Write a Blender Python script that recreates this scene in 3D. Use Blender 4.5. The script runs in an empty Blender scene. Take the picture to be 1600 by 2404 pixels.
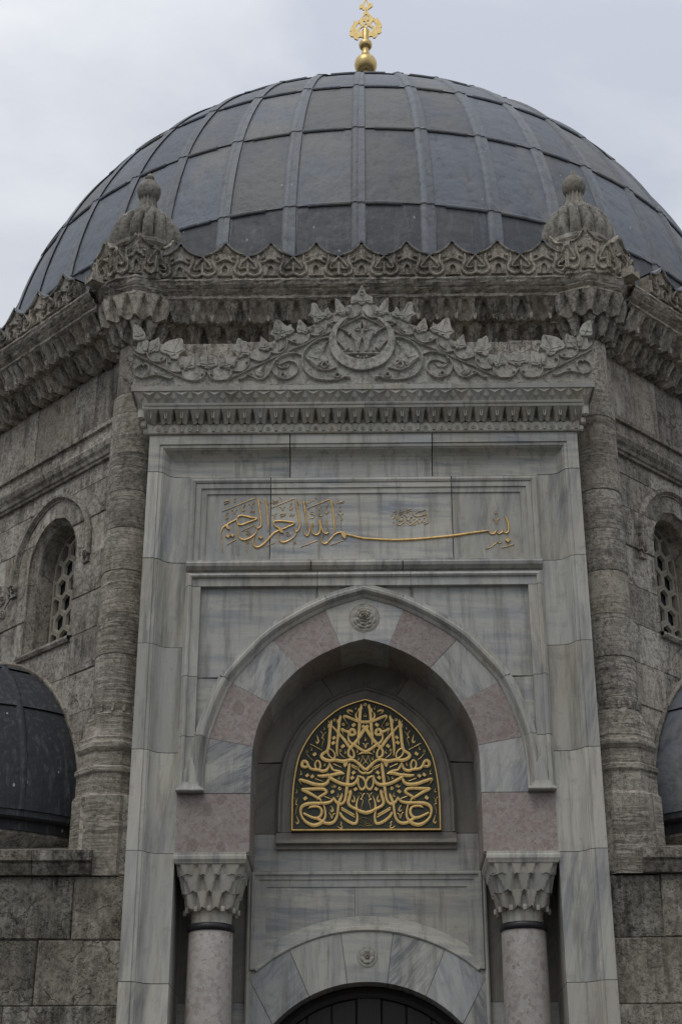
import bpy, bmesh, math, random
from mathutils import Vector, Matrix
from mathutils.geometry import tessellate_polygon
random.seed(7)
R = math.radians
PI = math.pi
SC = bpy.context.scene
COL = SC.collection

# ---------------------------------------------------------------- camera, sky, sun, exposure
cd = bpy.data.cameras.new('camera')
cam = bpy.data.objects.new('camera', cd); COL.objects.link(cam); SC.camera = cam
cd.sensor_fit = 'HORIZONTAL'; cd.sensor_width = 24.0; cd.lens = 3657.4 / 1600 * 24.0
cd.clip_start = 0.1; cd.clip_end = 2000
yaw, pitch, roll = -0.01634, 0.43967, -0.00122
f0 = Vector((math.sin(yaw), math.cos(yaw), 0)); r0 = Vector((math.cos(yaw), -math.sin(yaw), 0)); u0 = Vector((0, 0, 1))
fw = f0 * math.cos(pitch) + u0 * math.sin(pitch); up = u0 * math.cos(pitch) - f0 * math.sin(pitch)
rt = r0 * math.cos(roll) + up * math.sin(roll); up = up * math.cos(roll) - r0 * math.sin(roll)
cam.matrix_world = Matrix(((rt.x, up.x, -fw.x, 0.00476), (rt.y, up.y, -fw.y, -13.6), (rt.z, up.z, -fw.z, 1.6), (0, 0, 0, 1)))

SUN_EL, SUN_AZ = R(58), R(-28)          # azimuth measured from the camera side towards the right
w = bpy.data.worlds.new('World'); SC.world = w; w.use_nodes = True
nt = w.node_tree; nt.nodes.clear()
def wn(t, **k):
    n = nt.nodes.new(t)
    for a, b in k.items(): setattr(n, a, b)
    return n
out = wn('ShaderNodeOutputWorld'); bg1 = wn('ShaderNodeBackground'); bg2 = wn('ShaderNodeBackground'); addn = wn('ShaderNodeAddShader')
sky = wn('ShaderNodeTexSky', sky_type='NISHITA'); sky.sun_disc = False; sky.sun_elevation = SUN_EL; sky.sun_rotation = PI + SUN_AZ
nt.links.new(sky.outputs[0], bg1.inputs[0]); bg1.inputs[1].default_value = 0.006
tc = wn('ShaderNodeTexCoord'); sep = wn('ShaderNodeSeparateXYZ'); nt.links.new(tc.outputs['Generated'], sep.inputs[0])
mp = wn('ShaderNodeMapping'); mp.inputs['Scale'].default_value = (1, 1, 1.9); mp.inputs['Location'].default_value = (3.3, 1.2, 0.4); nt.links.new(tc.outputs['Generated'], mp.inputs[0])
no = wn('ShaderNodeTexNoise'); no.inputs['Scale'].default_value = 2.6; no.inputs['Detail'].default_value = 7; no.inputs['Roughness'].default_value = .52; no.inputs['Distortion'].default_value = .25
nt.links.new(mp.outputs[0], no.inputs[0])
cr = wn('ShaderNodeValToRGB'); cr.color_ramp.elements[0].position = .40; cr.color_ramp.elements[0].color = (.545, .58, .66, 1)
cr.color_ramp.elements[1].position = .61; cr.color_ramp.elements[1].color = (.80, .82, .855, 1)
nt.links.new(no.outputs[0], cr.inputs[0])
gz = wn('ShaderNodeMapRange'); gz.inputs[1].default_value = 0; gz.inputs[2].default_value = 1; gz.inputs[3].default_value = .62; gz.inputs[4].default_value = 1.27
nt.links.new(sep.outputs[2], gz.inputs[0])
nt.links.new(cr.outputs[0], bg2.inputs[0]); nt.links.new(gz.outputs[0], bg2.inputs[1])
nt.links.new(bg1.outputs[0], addn.inputs[0]); nt.links.new(bg2.outputs[0], addn.inputs[1]); nt.links.new(addn.outputs[0], out.inputs[0])

sd = bpy.data.lights.new('sun', 'SUN'); sd.energy = 0.75; sd.angle = R(28); sd.color = (1, .97, .92)
sun = bpy.data.objects.new('sun', sd); COL.objects.link(sun)
sdir = Vector((math.sin(SUN_AZ) * math.cos(SUN_EL), -math.cos(SUN_AZ) * math.cos(SUN_EL), math.sin(SUN_EL)))
sun.rotation_euler = sdir.to_track_quat('Z', 'Y').to_euler()
vs = SC.view_settings; vs.view_transform = 'Standard'; vs.look = 'None'; vs.exposure = 0.0; vs.gamma = 1.0; vs.use_curve_mapping = False

# ---------------------------------------------------------------- materials
def newmat(name):
    m = bpy.data.materials.new(name); m.use_nodes = True
    return m, m.node_tree, m.node_tree.nodes['Principled BSDF']
class NT:
    """small node writer"""
    def __init__(s, name):
        s.m, s.t, s.b = newmat(name)
    def n(s, t, **k):
        q = s.t.nodes.new(t)
        for a, b in k.items(): setattr(q, a, b)
        return q
    def l(s, a, b): s.t.links.new(a, b)
    def coords(s, scale=(1, 1, 1), rotrand=0.0, off=37.0):
        tc = s.n('ShaderNodeTexCoord'); oi = s.n('ShaderNodeObjectInfo')
        mu = s.n('ShaderNodeMath', operation='MULTIPLY'); mu.inputs[1].default_value = off; s.l(oi.outputs['Random'], mu.inputs[0])
        ad = s.n('ShaderNodeVectorMath', operation='ADD'); s.l(tc.outputs['Object'], ad.inputs[0]); s.l(mu.outputs[0], ad.inputs[1])
        o = ad.outputs[0]
        if rotrand:
            vr = s.n('ShaderNodeVectorRotate', rotation_type='Y_AXIS'); m2 = s.n('ShaderNodeMath', operation='MULTIPLY'); m2.inputs[1].default_value = 5.0
            fr = s.n('ShaderNodeMath', operation='FRACT'); s.l(oi.outputs['Random'], m2.inputs[0]); s.l(m2.outputs[0], fr.inputs[0])
            m3 = s.n('ShaderNodeMath', operation='MULTIPLY'); m3.inputs[1].default_value = rotrand; s.l(fr.outputs[0], m3.inputs[0])
            s.l(o, vr.inputs['Vector']); s.l(m3.outputs[0], vr.inputs['Angle']); o = vr.outputs[0]
        s.raw = o
        s.rand = oi.outputs['Random']
        return s.scl(o, scale)
    def scl(s, o, scale):
        mp = s.n('ShaderNodeMapping'); mp.inputs['Scale'].default_value = scale; s.l(o, mp.inputs[0]); return mp.outputs[0]
    def noise(s, vec, sc, det=4, rough=.55, dist=0):
        q = s.n('ShaderNodeTexNoise'); q.inputs['Scale'].default_value = sc; q.inputs['Detail'].default_value = det
        q.inputs['Roughness'].default_value = rough; q.inputs['Distortion'].default_value = dist; s.l(vec, q.inputs[0]); return q.outputs[0]
    def voro(s, vec, sc, feat='F1', out=0):
        q = s.n('ShaderNodeTexVoronoi', feature=feat); q.inputs['Scale'].default_value = sc; s.l(vec, q.inputs[0]); return q.outputs[out]
    def ramp(s, v, *st, interp='LINEAR'):
        q = s.n('ShaderNodeValToRGB'); e = q.color_ramp.elements; q.color_ramp.interpolation = interp
        while len(e) < len(st): e.new(.5)
        for i, (p, c) in enumerate(st):
            e[i].position = p; e[i].color = (c, c, c, 1) if not isinstance(c, tuple) else c + (1,)
        s.l(v, q.inputs[0]); return q.outputs[0]
    def mix(s, f, a, b, mode='MIX'):
        q = s.n('ShaderNodeMix', data_type='RGBA', blend_type=mode)
        for x, i in ((f, 0), (a, 6), (b, 7)):
            if isinstance(x, (int, float)): q.inputs[i].default_value = x if i == 0 else (x, x, x, 1)
            elif isinstance(x, tuple): q.inputs[i].default_value = x + (1,)
            else: s.l(x, q.inputs[i])
        return q.outputs[2]
    def math(s, op, a, b=0.0):
        q = s.n('ShaderNodeMath', operation=op)
        for x, i in ((a, 0), (b, 1)):
            if isinstance(x, (int, float)): q.inputs[i].default_value = x
            else: s.l(x, q.inputs[i])
        return q.outputs[0]
    def bump(s, h, strength=.5, dist=.01):
        q = s.n('ShaderNodeBump'); q.inputs['Strength'].default_value = strength; q.inputs['Distance'].default_value = dist
        s.l(h, q.inputs['Height']); s.l(q.outputs[0], s.b.inputs['Normal']); return q
    def fin(s, col, rough=.7, metal=0.0, spec=.5):
        if isinstance(col, tuple): s.b.inputs['Base Color'].default_value = col + (1,)
        else: s.l(col, s.b.inputs['Base Color'])
        if isinstance(rough, (int, float)): s.b.inputs['Roughness'].default_value = rough
        else: s.l(rough, s.b.inputs['Roughness'])
        s.b.inputs['Metallic'].default_value = metal; s.b.inputs['Specular IOR Level'].default_value = spec
        return s.m

def marble(name, a=(.50, .48, .415), v=(.285, .285, .28), vert=0.0, jit=.5, amount=1.0, warm=.5, str_=(.9, .9, 9.0), dist=.35, sc=.8):
    """veins run level when vert is 0 and upright when it is 1; jit scatters the bed angle from stone to stone"""
    s = NT(name); s.coords((1, 1, 1), 0)
    vr = s.n('ShaderNodeVectorRotate', rotation_type='Y_AXIS'); s.l(s.raw, vr.inputs['Vector'])
    f5 = s.math('FRACT', s.math('MULTIPLY', s.rand, 5.0)); s.l(s.math('ADD', s.math('MULTIPLY', s.math('SUBTRACT', f5, .5), jit), vert * PI / 2 + .0001), vr.inputs['Angle'])
    c = s.scl(vr.outputs[0], str_)
    n1 = s.noise(c, sc, 5, .55, dist); n2 = s.noise(c, sc * 3.1, 5, .6, dist * 1.6); n3 = s.noise(s.scl(vr.outputs[0], (1.2, 1.2, 2.4)), .9, 3)
    f = s.ramp(n1, (.41, 1.0), (.56, 0.0)); g = s.ramp(n2, (.43, 1.0), (.52, 0.0))
    f = s.math('MULTIPLY', s.math('ADD', s.math('MULTIPLY', f, .6), s.math('MULTIPLY', g, .4)), s.math('MULTIPLY', s.ramp(n3, (.35, .25), (.62, 1.0)), amount))
    col = s.mix(f, a, v)
    cool = s.math('FRACT', s.math('MULTIPLY', s.rand, 11.0)); col = s.mix(s.ramp(cool, (.45, 0.0), (.9, .55)), col, tuple(x * .78 * k for x, k in zip(a, (.95, 1.0, 1.12))))
    y = s.ramp(s.noise(s.scl(s.raw, (2.2, 2.2, .5)), 1.0, 5, .6), (.48, 0.0), (.72, warm)); col = s.mix(y, col, (.36, .325, .225))
    d = s.ramp(s.noise(s.scl(s.raw, (11, 11, .9)), 1.0, 6, .7), (.50, 0.0), (.70, .65)); col = s.mix(d, col, (.13, .12, .095))
    e = s.ramp(s.noise(s.raw, 7, 6, .7), (.56, 0.0), (.70, .4)); col = s.mix(e, col, (.18, .168, .145))
    br = s.ramp(s.rand, (0, .84), (1, 1.10)); col = s.mix(1.0, col, br, 'MULTIPLY')
    s.bump(s.noise(s.raw, 55, 4, .6), .25, .004)
    return s.fin(col, .5, 0, .35)

def stone(name, a=(.555, .512, .44), b=(.425, .388, .328), grime=.5, pit=1.0, bed=0.0, bumpd=.012, crack=.6, crust=(.44, .66), var=(.80, 1.14)):
    s = NT(name); s.coords((1, 1, 1), 0)
    lo = s.noise(s.scl(s.raw, (2.2, 2.2, 1.1)), 1.0, 7, .68); fi = s.noise(s.raw, 24, 7, .75)
    col = s.mix(s.ramp(lo, (.38, 0.0), (.62, 1.0)), a, b)
    col = s.mix(s.ramp(fi, (.40, 1.0), (.53, 0.0)), col, tuple(x * .5 for x in b))
    col = s.mix(s.ramp(s.noise(s.raw, 60, 5, .8), (.38, .5), (.5, 0.0)), col, tuple(x * .45 for x in b))
    # black crust and run-off streaks, stains with a shape of their own
    st = s.noise(s.scl(s.raw, (10, 10, 1.0)), 1.0, 8, .74, .4); st2 = s.noise(s.raw, 3.2, 8, .72)
    m = s.math('MULTIPLY', s.ramp(st, (crust[0], 0.0), (crust[1], 1.0)), s.ramp(st2, (.42, .25), (.60, 1.0)))
    col = s.mix(s.math('MULTIPLY', m, grime), col, (.045, .042, .037))
    pale = s.ramp(s.noise(s.scl(s.raw, (4, 4, 1.6)), 1.0, 6, .7), (.55, 0.0), (.68, .7)); col = s.mix(pale, col, (.60, .565, .50))
    br = s.ramp(s.rand, (0, var[0]), (1, var[1])); col = s.mix(1.0, col, br, 'MULTIPLY')
    warmr = s.math('FRACT', s.math('MULTIPLY', s.rand, 9.0)); col = s.mix(s.ramp(warmr, (.3, 0.0), (1, .25)), col, tuple(x * k for x, k in zip(b, (1.08, 1.0, .88))))
    # pores, two sizes, in patches
    msk = s.ramp(s.noise(s.raw, 5.5, 5, .65), (.42, 0.0), (.56, 1.0))
    v1 = s.ramp(s.voro(s.scl(s.raw, (1, 1, 1.8)), 30), (.12, 0.0), (.27, 1.0)); v2 = s.ramp(s.voro(s.scl(s.raw, (1, 1, 2.4)), 70), (.12, 0.0), (.3, 1.0))
    pits = s.mix(msk, 1.0, s.math('MULTIPLY', v1, v2))
    col = s.mix(1.0, col, s.mix(pit * .72, 1.0, pits), 'MULTIPLY')
    h = s.math('ADD', s.math('MULTIPLY', fi, .6), s.math('MULTIPLY', pits, .6 * pit))
    if crack:
        nv = s.n('ShaderNodeTexNoise'); nv.inputs['Scale'].default_value = 4; nv.inputs['Detail'].default_value = 6; s.l(s.raw, nv.inputs[0])
        ad = s.n('ShaderNodeVectorMath', operation='MULTIPLY_ADD'); s.l(nv.outputs[1], ad.inputs[0]); ad.inputs[1].default_value = (.7, .7, .7); s.l(s.raw, ad.inputs[2])
        ce = s.ramp(s.voro(ad.outputs[0], 2.1, 'DISTANCE_TO_EDGE'), (.006, 0.0), (.022, 1.0))
        cm_ = s.mix(s.math('MULTIPLY', s.ramp(s.noise(s.raw, 1.7, 3), (.47, 0.0), (.55, 1.0)), crack), 1.0, ce)
        col = s.mix(1.0, col, s.mix(.75, 1.0, cm_), 'MULTIPLY'); h = s.math('ADD', h, s.math('MULTIPLY', cm_, .8))
    if bed:
        bd = s.noise(s.scl(s.raw, (3.5, 3.5, 46)), 1.0, 7, .8, .35)
        bm = s.ramp(bd, (.40, 0.0), (.52, 1.0)); bmask = s.ramp(s.noise(s.scl(s.raw, (.8, .8, 2.6)), 1.0, 3), (.38, .25), (.62, 1.0))
        bb = s.mix(bmask, 1.0, bm); col = s.mix(1.0, col, s.mix(bed * .55, 1.0, bb), 'MULTIPLY')
        h = s.math('ADD', h, s.math('MULTIPLY', bb, bed * .8))
    h = s.math('ADD', h, s.math('MULTIPLY', s.noise(s.raw, 5, 5, .65), 1.1))
    s.bump(h, 1.0, bumpd)
    return s.fin(col, .92, 0, .2)

def breccia(name, base=(.305, .252, .225), pale=(.39, .355, .32), dark=(.23, .175, .152), sc=9.0, warp=.06, clast=.7, rough=.6, spots=.45):
    s = NT(name); s.coords((1, 1, 1), 0)
    nv = s.n('ShaderNodeTexNoise'); nv.inputs['Scale'].default_value = 6; nv.inputs['Detail'].default_value = 3; s.l(s.raw, nv.inputs[0])
    ad = s.n('ShaderNodeVectorMath', operation='MULTIPLY_ADD'); s.l(nv.outputs[1], ad.inputs[0]); ad.inputs[1].default_value = (warp, warp, warp); s.l(s.raw, ad.inputs[2])
    q = s.n('ShaderNodeTexVoronoi', feature='F1'); q.inputs['Scale'].default_value = sc; q.inputs['Randomness'].default_value = 1; s.l(ad.outputs[0], q.inputs[0])
    q2 = s.n('ShaderNodeTexVoronoi', feature='F1'); q2.inputs['Scale'].default_value = sc * 3.1; s.l(ad.outputs[0], q2.inputs[0])
    sx = s.n('ShaderNodeSeparateColor'); s.l(q.outputs['Color'], sx.inputs[0]); s2 = s.n('ShaderNodeSeparateColor'); s.l(q2.outputs['Color'], s2.inputs[0])
    inner = s.ramp(q.outputs['Distance'], (.30, 1.0), (.40, 0.0))
    tone = s.ramp(sx.outputs[0], (0, dark), (.45, base), (.8, pale), (1, (.30, .29, .27)))
    tone2 = s.ramp(s2.outputs[0], (0, dark), (.3, base), (1, pale))
    matrix = s.mix(.45, tone2, base)
    col = s.mix(s.math('MULTIPLY', inner, clast), matrix, tone)
    # scattered rounded pebbles, darker and paler than the bed
    q3 = s.n('ShaderNodeTexVoronoi', feature='F1'); q3.inputs['Scale'].default_value = 7.5; s.l(s.scl(ad.outputs[0], (1, 1, .8)), q3.inputs[0])
    s3 = s.n('ShaderNodeSeparateColor'); s.l(q3.outputs['Color'], s3.inputs[0])
    rad = s.math('MULTIPLY', s.math('POWER', s3.outputs[1], 2.2), .42)
    ins_ = s.ramp(s.math('SUBTRACT', rad, q3.outputs['Distance']), (.0, 0.0), (.02, 1.0))
    col = s.mix(s.math('MULTIPLY', ins_, spots), col, s.ramp(s3.outputs[0], (0, tuple(x * .8 for x in dark)), (.55, dark), (.8, pale)))
    fi = s.noise(s.raw, 90, 4, .7); col = s.mix(1.0, col, s.ramp(fi, (.3, .78), (.7, 1.15)), 'MULTIPLY')
    vo = s.voro(s.raw, 26); ms = s.ramp(s.noise(s.raw, 9, 3), (.52, 0.0), (.62, 1.0)); pt = s.mix(ms, 1.0, s.ramp(vo, (.12, 0.0), (.2, 1.0)))
    col = s.mix(1.0, col, s.mix(.6, 1.0, pt), 'MULTIPLY')
    col = s.mix(1.0, col, s.ramp(s.rand, (0, .88), (1, 1.08)), 'MULTIPLY')
    s.bump(s.math('ADD', pt, s.math('MULTIPLY', fi, .4)), .5, .006)
    return s.fin(col, rough, 0, .35)

def lead(name, a=(.150, .165, .192), b=(.195, .193, .180), tan=.85, dark=1.0, sheen=.45):
    s = NT(name); s.coords((1, 1, 1), 0)
    n1 = s.noise(s.scl(s.raw, (1.6, 1.6, .8)), 1.0, 5, .6, .6); n2 = s.noise(s.scl(s.raw, (7, 7, 7)), 1.0, 7, .7, .3)
    st = s.noise(s.scl(s.raw, (9, 9, .7)), 1.0, 5, .6)
    rr = s.math('ADD', n1, s.math('MULTIPLY', s.math('SUBTRACT', s.rand, .5), .22))
    col = s.mix(s.math('MULTIPLY', s.ramp(rr, (.46, 0.0), (.60, 1.0)), tan), a, b)
    col = s.mix(s.ramp(st, (.58, 0.0), (.74, .55)), col, (.19, .205, .225))
    col = s.mix(s.ramp(n2, (.34, .6), (.50, 0.0)), col, (.05, .052, .055))
    n4 = s.noise(s.scl(s.raw, (22, 22, 3)), 1.0, 6, .75, .5); col = s.mix(s.ramp(n4, (.53, 0.0), (.66, .5)), col, (.18, .188, .19))
    br = s.ramp(s.math('FRACT', s.math('MULTIPLY', s.rand, 7.3)), (0, .82), (1, 1.16)); col = s.mix(1.0, col, br, 'MULTIPLY')
    col = s.mix(1.0, col, dark, 'MULTIPLY')
    sp = s.voro(s.scl(s.raw, (1, 1, .55)), 5); col = s.mix(s.ramp(sp, (.035, .85), (.06, 0.0)), col, (.42, .44, .44))
    s.bump(s.math('ADD', s.math('MULTIPLY', s.noise(s.raw, 3.5, 3), 3.0), s.math('MULTIPLY', n2, .6)), .6, .016)
    return s.fin(col, s.ramp(n2, (.3, .46 + .3 * (sheen < .3)), (.7, .72)), 0, sheen)

def gold(name, a=(.70, .475, .185), b=(.34, .225, .09), rough=.38, wear=.5):
    s = NT(name); s.coords((1, 1, 1), 0)
    n = s.noise(s.raw, 22, 5, .7); n2 = s.noise(s.scl(s.raw, (60, 60, 6)), 1.0, 4)
    col = s.mix(s.math('MULTIPLY', s.ramp(n, (.45, 0.0), (.7, 1.0)), wear), a, b); col = s.mix(1.0, col, s.ramp(n2, (.3, .85), (.7, 1.1)), 'MULTIPLY')
    s.bump(n, .2, .002)
    return s.fin(col, rough, 1.0, .5)

M = {}
M['marble'] = marble('upright_bedded_marble', vert=1, jit=.45, amount=1.25)
M['marble_v'] = marble('bold_veined_marble', a=(.48, .47, .43), v=(.19, .20, .22), vert=.75, jit=1.6, amount=1.35, dist=1.0, str_=(.9, .9, 5.0), sc=1.1, warm=.35)
M['marble_h'] = marble('level_banded_marble', vert=0, jit=.14, amount=1.25, warm=.35, v=(.25, .265, .285))
M['marble_d'] = marble('dark_brown_marble', a=(.23, .212, .175), v=(.13, .125, .115), vert=.3, jit=1.2, warm=.5)  # darker, browner marble for niche, plaque frame and upper recess stones
M['carve'] = marble('carved_marble', a=(.46, .44, .38), v=(.31, .30, .275), vert=.3, jit=1.0, amount=.7, warm=.85)
M['carve_w'] = stone('weathered_marble_relief', a=(.48, .465, .415), b=(.41, .395, .35), grime=.5, pit=.25, bumpd=.004, crack=0, var=(.96, 1.04), crust=(.42, .62))
M['stone'] = stone('pitted_limestone', grime=.85, crust=(.42, .60), var=(.72, 1.16))
M['stone_b'] = stone('bedded_limestone', a=(.54, .497, .427), b=(.45, .412, .348), grime=.5, pit=.7, bed=.75, crack=.3, var=(.88, 1.08))
M['stone_g'] = stone('crusted_limestone', a=(.64, .592, .512), b=(.485, .443, .375), grime=.8, pit=.6, bumpd=.012, crack=.3, crust=(.40, .58))
M['stone_s'] = stone('smooth_weathered_limestone', a=(.37, .345, .30), b=(.29, .27, .23), grime=.6, pit=.2, bumpd=.004, crack=0)
M['stone_low'] = stone('dark_base_limestone', a=(.42, .39, .33), b=(.27, .245, .20), grime=1.0, pit=.8, bumpd=.022, crack=.55, crust=(.40, .6))
M['pink'] = breccia('pink_breccia', sc=13, clast=.45, warp=.10)
M['column'] = breccia('column_breccia', base=(.385, .35, .315), pale=(.46, .44, .405), dark=(.27, .215, .185), sc=11.0, clast=.85, warp=.04, rough=.45, spots=.8)
M['lead'] = lead('dome_lead')
M['lead_roll'] = lead('lead_roll', a=(.19, .206, .228), b=(.20, .198, .185), tan=.5)
M['lead_low'] = lead('bottom_course_lead', a=(.078, .084, .096), b=(.105, .106, .104), tan=.6)  # darker blue-grey lead for the lowest course of dome sheets
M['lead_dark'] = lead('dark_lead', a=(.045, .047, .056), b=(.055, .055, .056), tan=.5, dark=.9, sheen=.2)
M['gold'] = gold('gold_leaf'); M['gold_old'] = gold('tarnished_gold', a=(.62, .42, .17), b=(.20, .15, .08), rough=.45, wear=.7)
M['gold_side'] = gold('finial_gold', a=(.66, .49, .22), b=(.33, .24, .09), rough=.38, wear=.6)
def plain(name, c, rough=.7, n=0.15, metal=0.0, sc=8, bd=.004, spec=.4):
    s = NT(name); s.coords((1, 1, 1), 0); q = s.noise(s.raw, sc, 5, .6)
    col = s.mix(1.0, c, s.ramp(q, (.3, 1 - n), (.7, 1 + n)), 'MULTIPLY'); s.bump(q, .3, bd); return s.fin(col, rough, metal, spec)
M['panel'] = plain('dark_green_board', (.040, .048, .034), .6)
M['collar'] = plain('blackened_bronze', (.02, .019, .022), .4, .3)
M['mortar'] = plain('joint_mortar', (.20, .187, .165), .95, .3)
M['mortar_w'] = plain('fine_dark_joint', (.035, .034, .031), .95, .3)
M['grille'] = plain('cast_plaster_grille', (.31, .288, .23), .85, .25)
M['glass'] = plain('old_window_glass', (.05, .058, .07), .12, .3, spec=.8)
M['paving'] = plain('courtyard_paving', (.07, .066, .058), .9, .3, sc=2)
def wood(name):
    s = NT(name); s.coords((30, 30, 1.2), 0); q = s.noise(s.scl(s.raw, (26, 26, 1.1)), 1.0, 6, .7, .6)
    col = s.ramp(q, (.3, (.005, .0035, .003)), (.7, (.020, .011, .008))); s.bump(q, .4, .004); return s.fin(col, .5)
M['wood'] = wood('dark_door_wood')

# ---------------------------------------------------------------- mesh helpers
class MB:
    def __init__(s): s.v = []; s.f = []
    def add(s, vs, fs):
        o = len(s.v); s.v += [tuple(v) for v in vs]; s.f += [tuple(i + o for i in f) for f in fs]; return s
    def mesh(s, name, smooth=None):
        m = bpy.data.meshes.new(name); m.from_pydata(s.v, [], s.f); m.validate(); m.update()
        if smooth is not None:
            m.polygons.foreach_set('use_smooth', [True] * len(m.polygons)); m.set_sharp_from_angle(angle=R(smooth))
        return m
def put(name, me, mat, parent=None, mw=None, label=None):
    if isinstance(me, MB): me = me.mesh(name)
    if not me.materials: me.materials.append(mat)
    o = bpy.data.objects.new(name, me); COL.objects.link(o)
    if parent is not None:
        o.parent = parent
        if parent.type == 'EMPTY' and 'category' in parent: o.matrix_parent_inverse = Matrix.Translation(-parent.location)
    if mw is not None: o.matrix_basis = mw
    if label: o['label'] = label
    return o
def thing(name, label, cat, loc, group=None):
    o = bpy.data.objects.new(name, None); COL.objects.link(o); o.location = loc; o['label'] = label; o['category'] = cat; o.empty_display_size = .3
    if group: o['group'] = group
    return o
def box(mb, x0, x1, y0, y1, z0, z1):
    mb.add([(x0, y0, z0), (x1, y0, z0), (x1, y1, z0), (x0, y1, z0), (x0, y0, z1), (x1, y0, z1), (x1, y1, z1), (x0, y1, z1)],
           [(0, 3, 2, 1), (4, 5, 6, 7), (0, 1, 5, 4), (1, 2, 6, 5), (2, 3, 7, 6), (3, 0, 4, 7)]); return mb
def area2(p): return sum(p[i - 1][0] * p[i][1] - p[i][0] * p[i - 1][1] for i in range(len(p)))
def inset(p, c):
    n = len(p); q = []
    for i in range(n):
        a, b, d = Vector(p[i - 1]), Vector(p[i]), Vector(p[(i + 1) % n])
        e1 = (b - a).normalized() if (b - a).length > 1e-9 else Vector((1, 0)); e2 = (d - b).normalized() if (d - b).length > 1e-9 else e1
        n1 = Vector((-e1.y, e1.x)); n2 = Vector((-e2.y, e2.x)); m = n1 + n2
        k = m.dot(n1)
        q.append(b + (m * (c / k) if k > .35 else n1 * c))
    return [(v.x, v.y) for v in q]
def prism(mb, pts, yf, yb, ch=.004, chd=None):
    """polygon (x, z) extruded from front yf to back yb, chamfered front edge"""
    p = list(pts)
    if area2(p) < 0: p.reverse()
    n = len(p); chd = ch if chd is None else chd
    q = inset(p, ch) if ch else p
    vs = [(x, yb, z) for x, z in p] + [(x, yf + chd, z) for x, z in p] + [(x, yf, z) for x, z in q]
    fs = []
    for i in range(n):
        j = (i + 1) % n
        fs.append((i, j, n + j, n + i)); fs.append((n + i, n + j, 2 * n + j, 2 * n + i))
    tri = tessellate_polygon([[Vector((x, z, 0)) for x, z in q]])
    for t in tri:
        a, b, c = t
        if area2([q[a], q[b], q[c]]) < 0: a, c = c, a
        fs.append((2 * n + a, 2 * n + b, 2 * n + c))
    mb.add(vs, fs); return mb
def sweep(mb, path, prof, closed=False, side=1):
    """profile [(u, y)] carried along a 2D path (x, z); u is measured to the left (side=1) of the path"""
    n = len(path); P = [Vector(p) for p in path]; rows = []
    for i in range(n):
        a = P[i - 1] if (i > 0 or closed) else None; d = P[(i + 1) % n] if (i < n - 1 or closed) else None
        e1 = (P[i] - a).normalized() if a is not None else (d - P[i]).normalized()
        e2 = (d - P[i]).normalized() if d is not None else e1
        n1 = Vector((-e1.y, e1.x)) * side; n2 = Vector((-e2.y, e2.x)) * side; m = n1 + n2
        m = m / max(m.dot(n1), .3)
        rows.append([(P[i].x + m.x * u, y, P[i].y + m.y * u) for u, y in prof])
    k = len(prof); vs = [v for r_ in rows for v in r_]; fs = []
    for i in range(n if closed else n - 1):
        j = (i + 1) % n
        for q in range(k - 1):
            f = (i * k + q, i * k + q + 1, j * k + q + 1, j * k + q)
            fs.append(f if side == 1 else f[::-1])
    mb.add(vs, fs); return mb
def catmull(pts, sub=3):
    if len(pts) < 3: return [tuple(p) for p in pts]
    P = [pts[0]] + list(pts) + [pts[-1]]; o = []
    for i in range(1, len(P) - 2):
        p0, p1, p2, p3 = P[i - 1:i + 3]
        for s_ in range(sub):
            t = s_ / sub
            o.append(tuple(.5 * (2 * b + (c - a) * t + (2 * a - 5 * b + 4 * c - d) * t * t + (3 * b - a - 3 * c + d) * t ** 3) for a, b, c, d in zip(p0, p1, p2, p3)))
    o.append(tuple(pts[-1])); return o
def stroke(mb, pts, y, h, sub=3, flat=.62, mirror=False, base=0.0):
    """raised ribbon along (x, z, width); stands proud of the plane y by h"""
    p = catmull(pts, sub); n = len(p); vs = []
    sx = -1 if mirror else 1
    for i in range(n):
        a = p[max(i - 1, 0)]; b = p[min(i + 1, n - 1)]; dx, dz = b[0] - a[0], b[1] - a[1]; L = math.hypot(dx, dz) or 1
        nx, nz = -dz / L, dx / L; w2 = max(p[i][2], .001) / 2
        for k, hh in ((1, -base), (flat, h * .86), (0, h), (-flat, h * .86), (-1, -base)):
            vs.append((sx * (p[i][0] + nx * w2 * k), y - hh, p[i][1] + nz * w2 * k))
    fs = []
    for i in range(n - 1):
        for k in range(4): fs.append((i * 5 + k, i * 5 + k + 1, i * 5 + k + 6, i * 5 + k + 5))
    fs.append((0, 1, 2, 3, 4)); e = (n - 1) * 5; fs.append((e + 4, e + 3, e + 2, e + 1, e))
    mb.add(vs, [f if sx == 1 else f[::-1] for f in fs]); return mb
def decode(t):
    S, P = [], []
    for q in t.split(';'):
        v = [float(a) / 1000 for a in q[1:].split()]
        if q[0] == 'S': S.append([(v[i], v[i + 1], v[i + 2]) for i in range(0, len(v), 3)])
        else: P.append([(v[i], v[i + 1]) for i in range(0, len(v), 2)])
    return S, P
def lathe(mb, prof, n, cx=0, cy=0, cz=0, fn=None, a0=0, a1=2 * PI):
    full = abs(a1 - a0 - 2 * PI) < 1e-6; cols = n if full else n + 1; k = len(prof); vs = []
    for i in range(cols):
        a = a0 + (a1 - a0) * i / n
        for j, (r, z) in enumerate(prof):
            rr = r * (fn(a, j / (k - 1), z) if fn else 1)
            vs.append((cx + rr * math.cos(a), cy + rr * math.sin(a), cz + z))
    fs = []
    for i in range(n):
        i2 = (i + 1) % cols
        for j in range(k - 1): fs.append((i * k + j, i2 * k + j, i2 * k + j + 1, i * k + j + 1))
    mb.add(vs, fs); return mb
def rev(p): return list(reversed(p))
def mir(p): return [(-x, z) for x, z in p]

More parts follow.
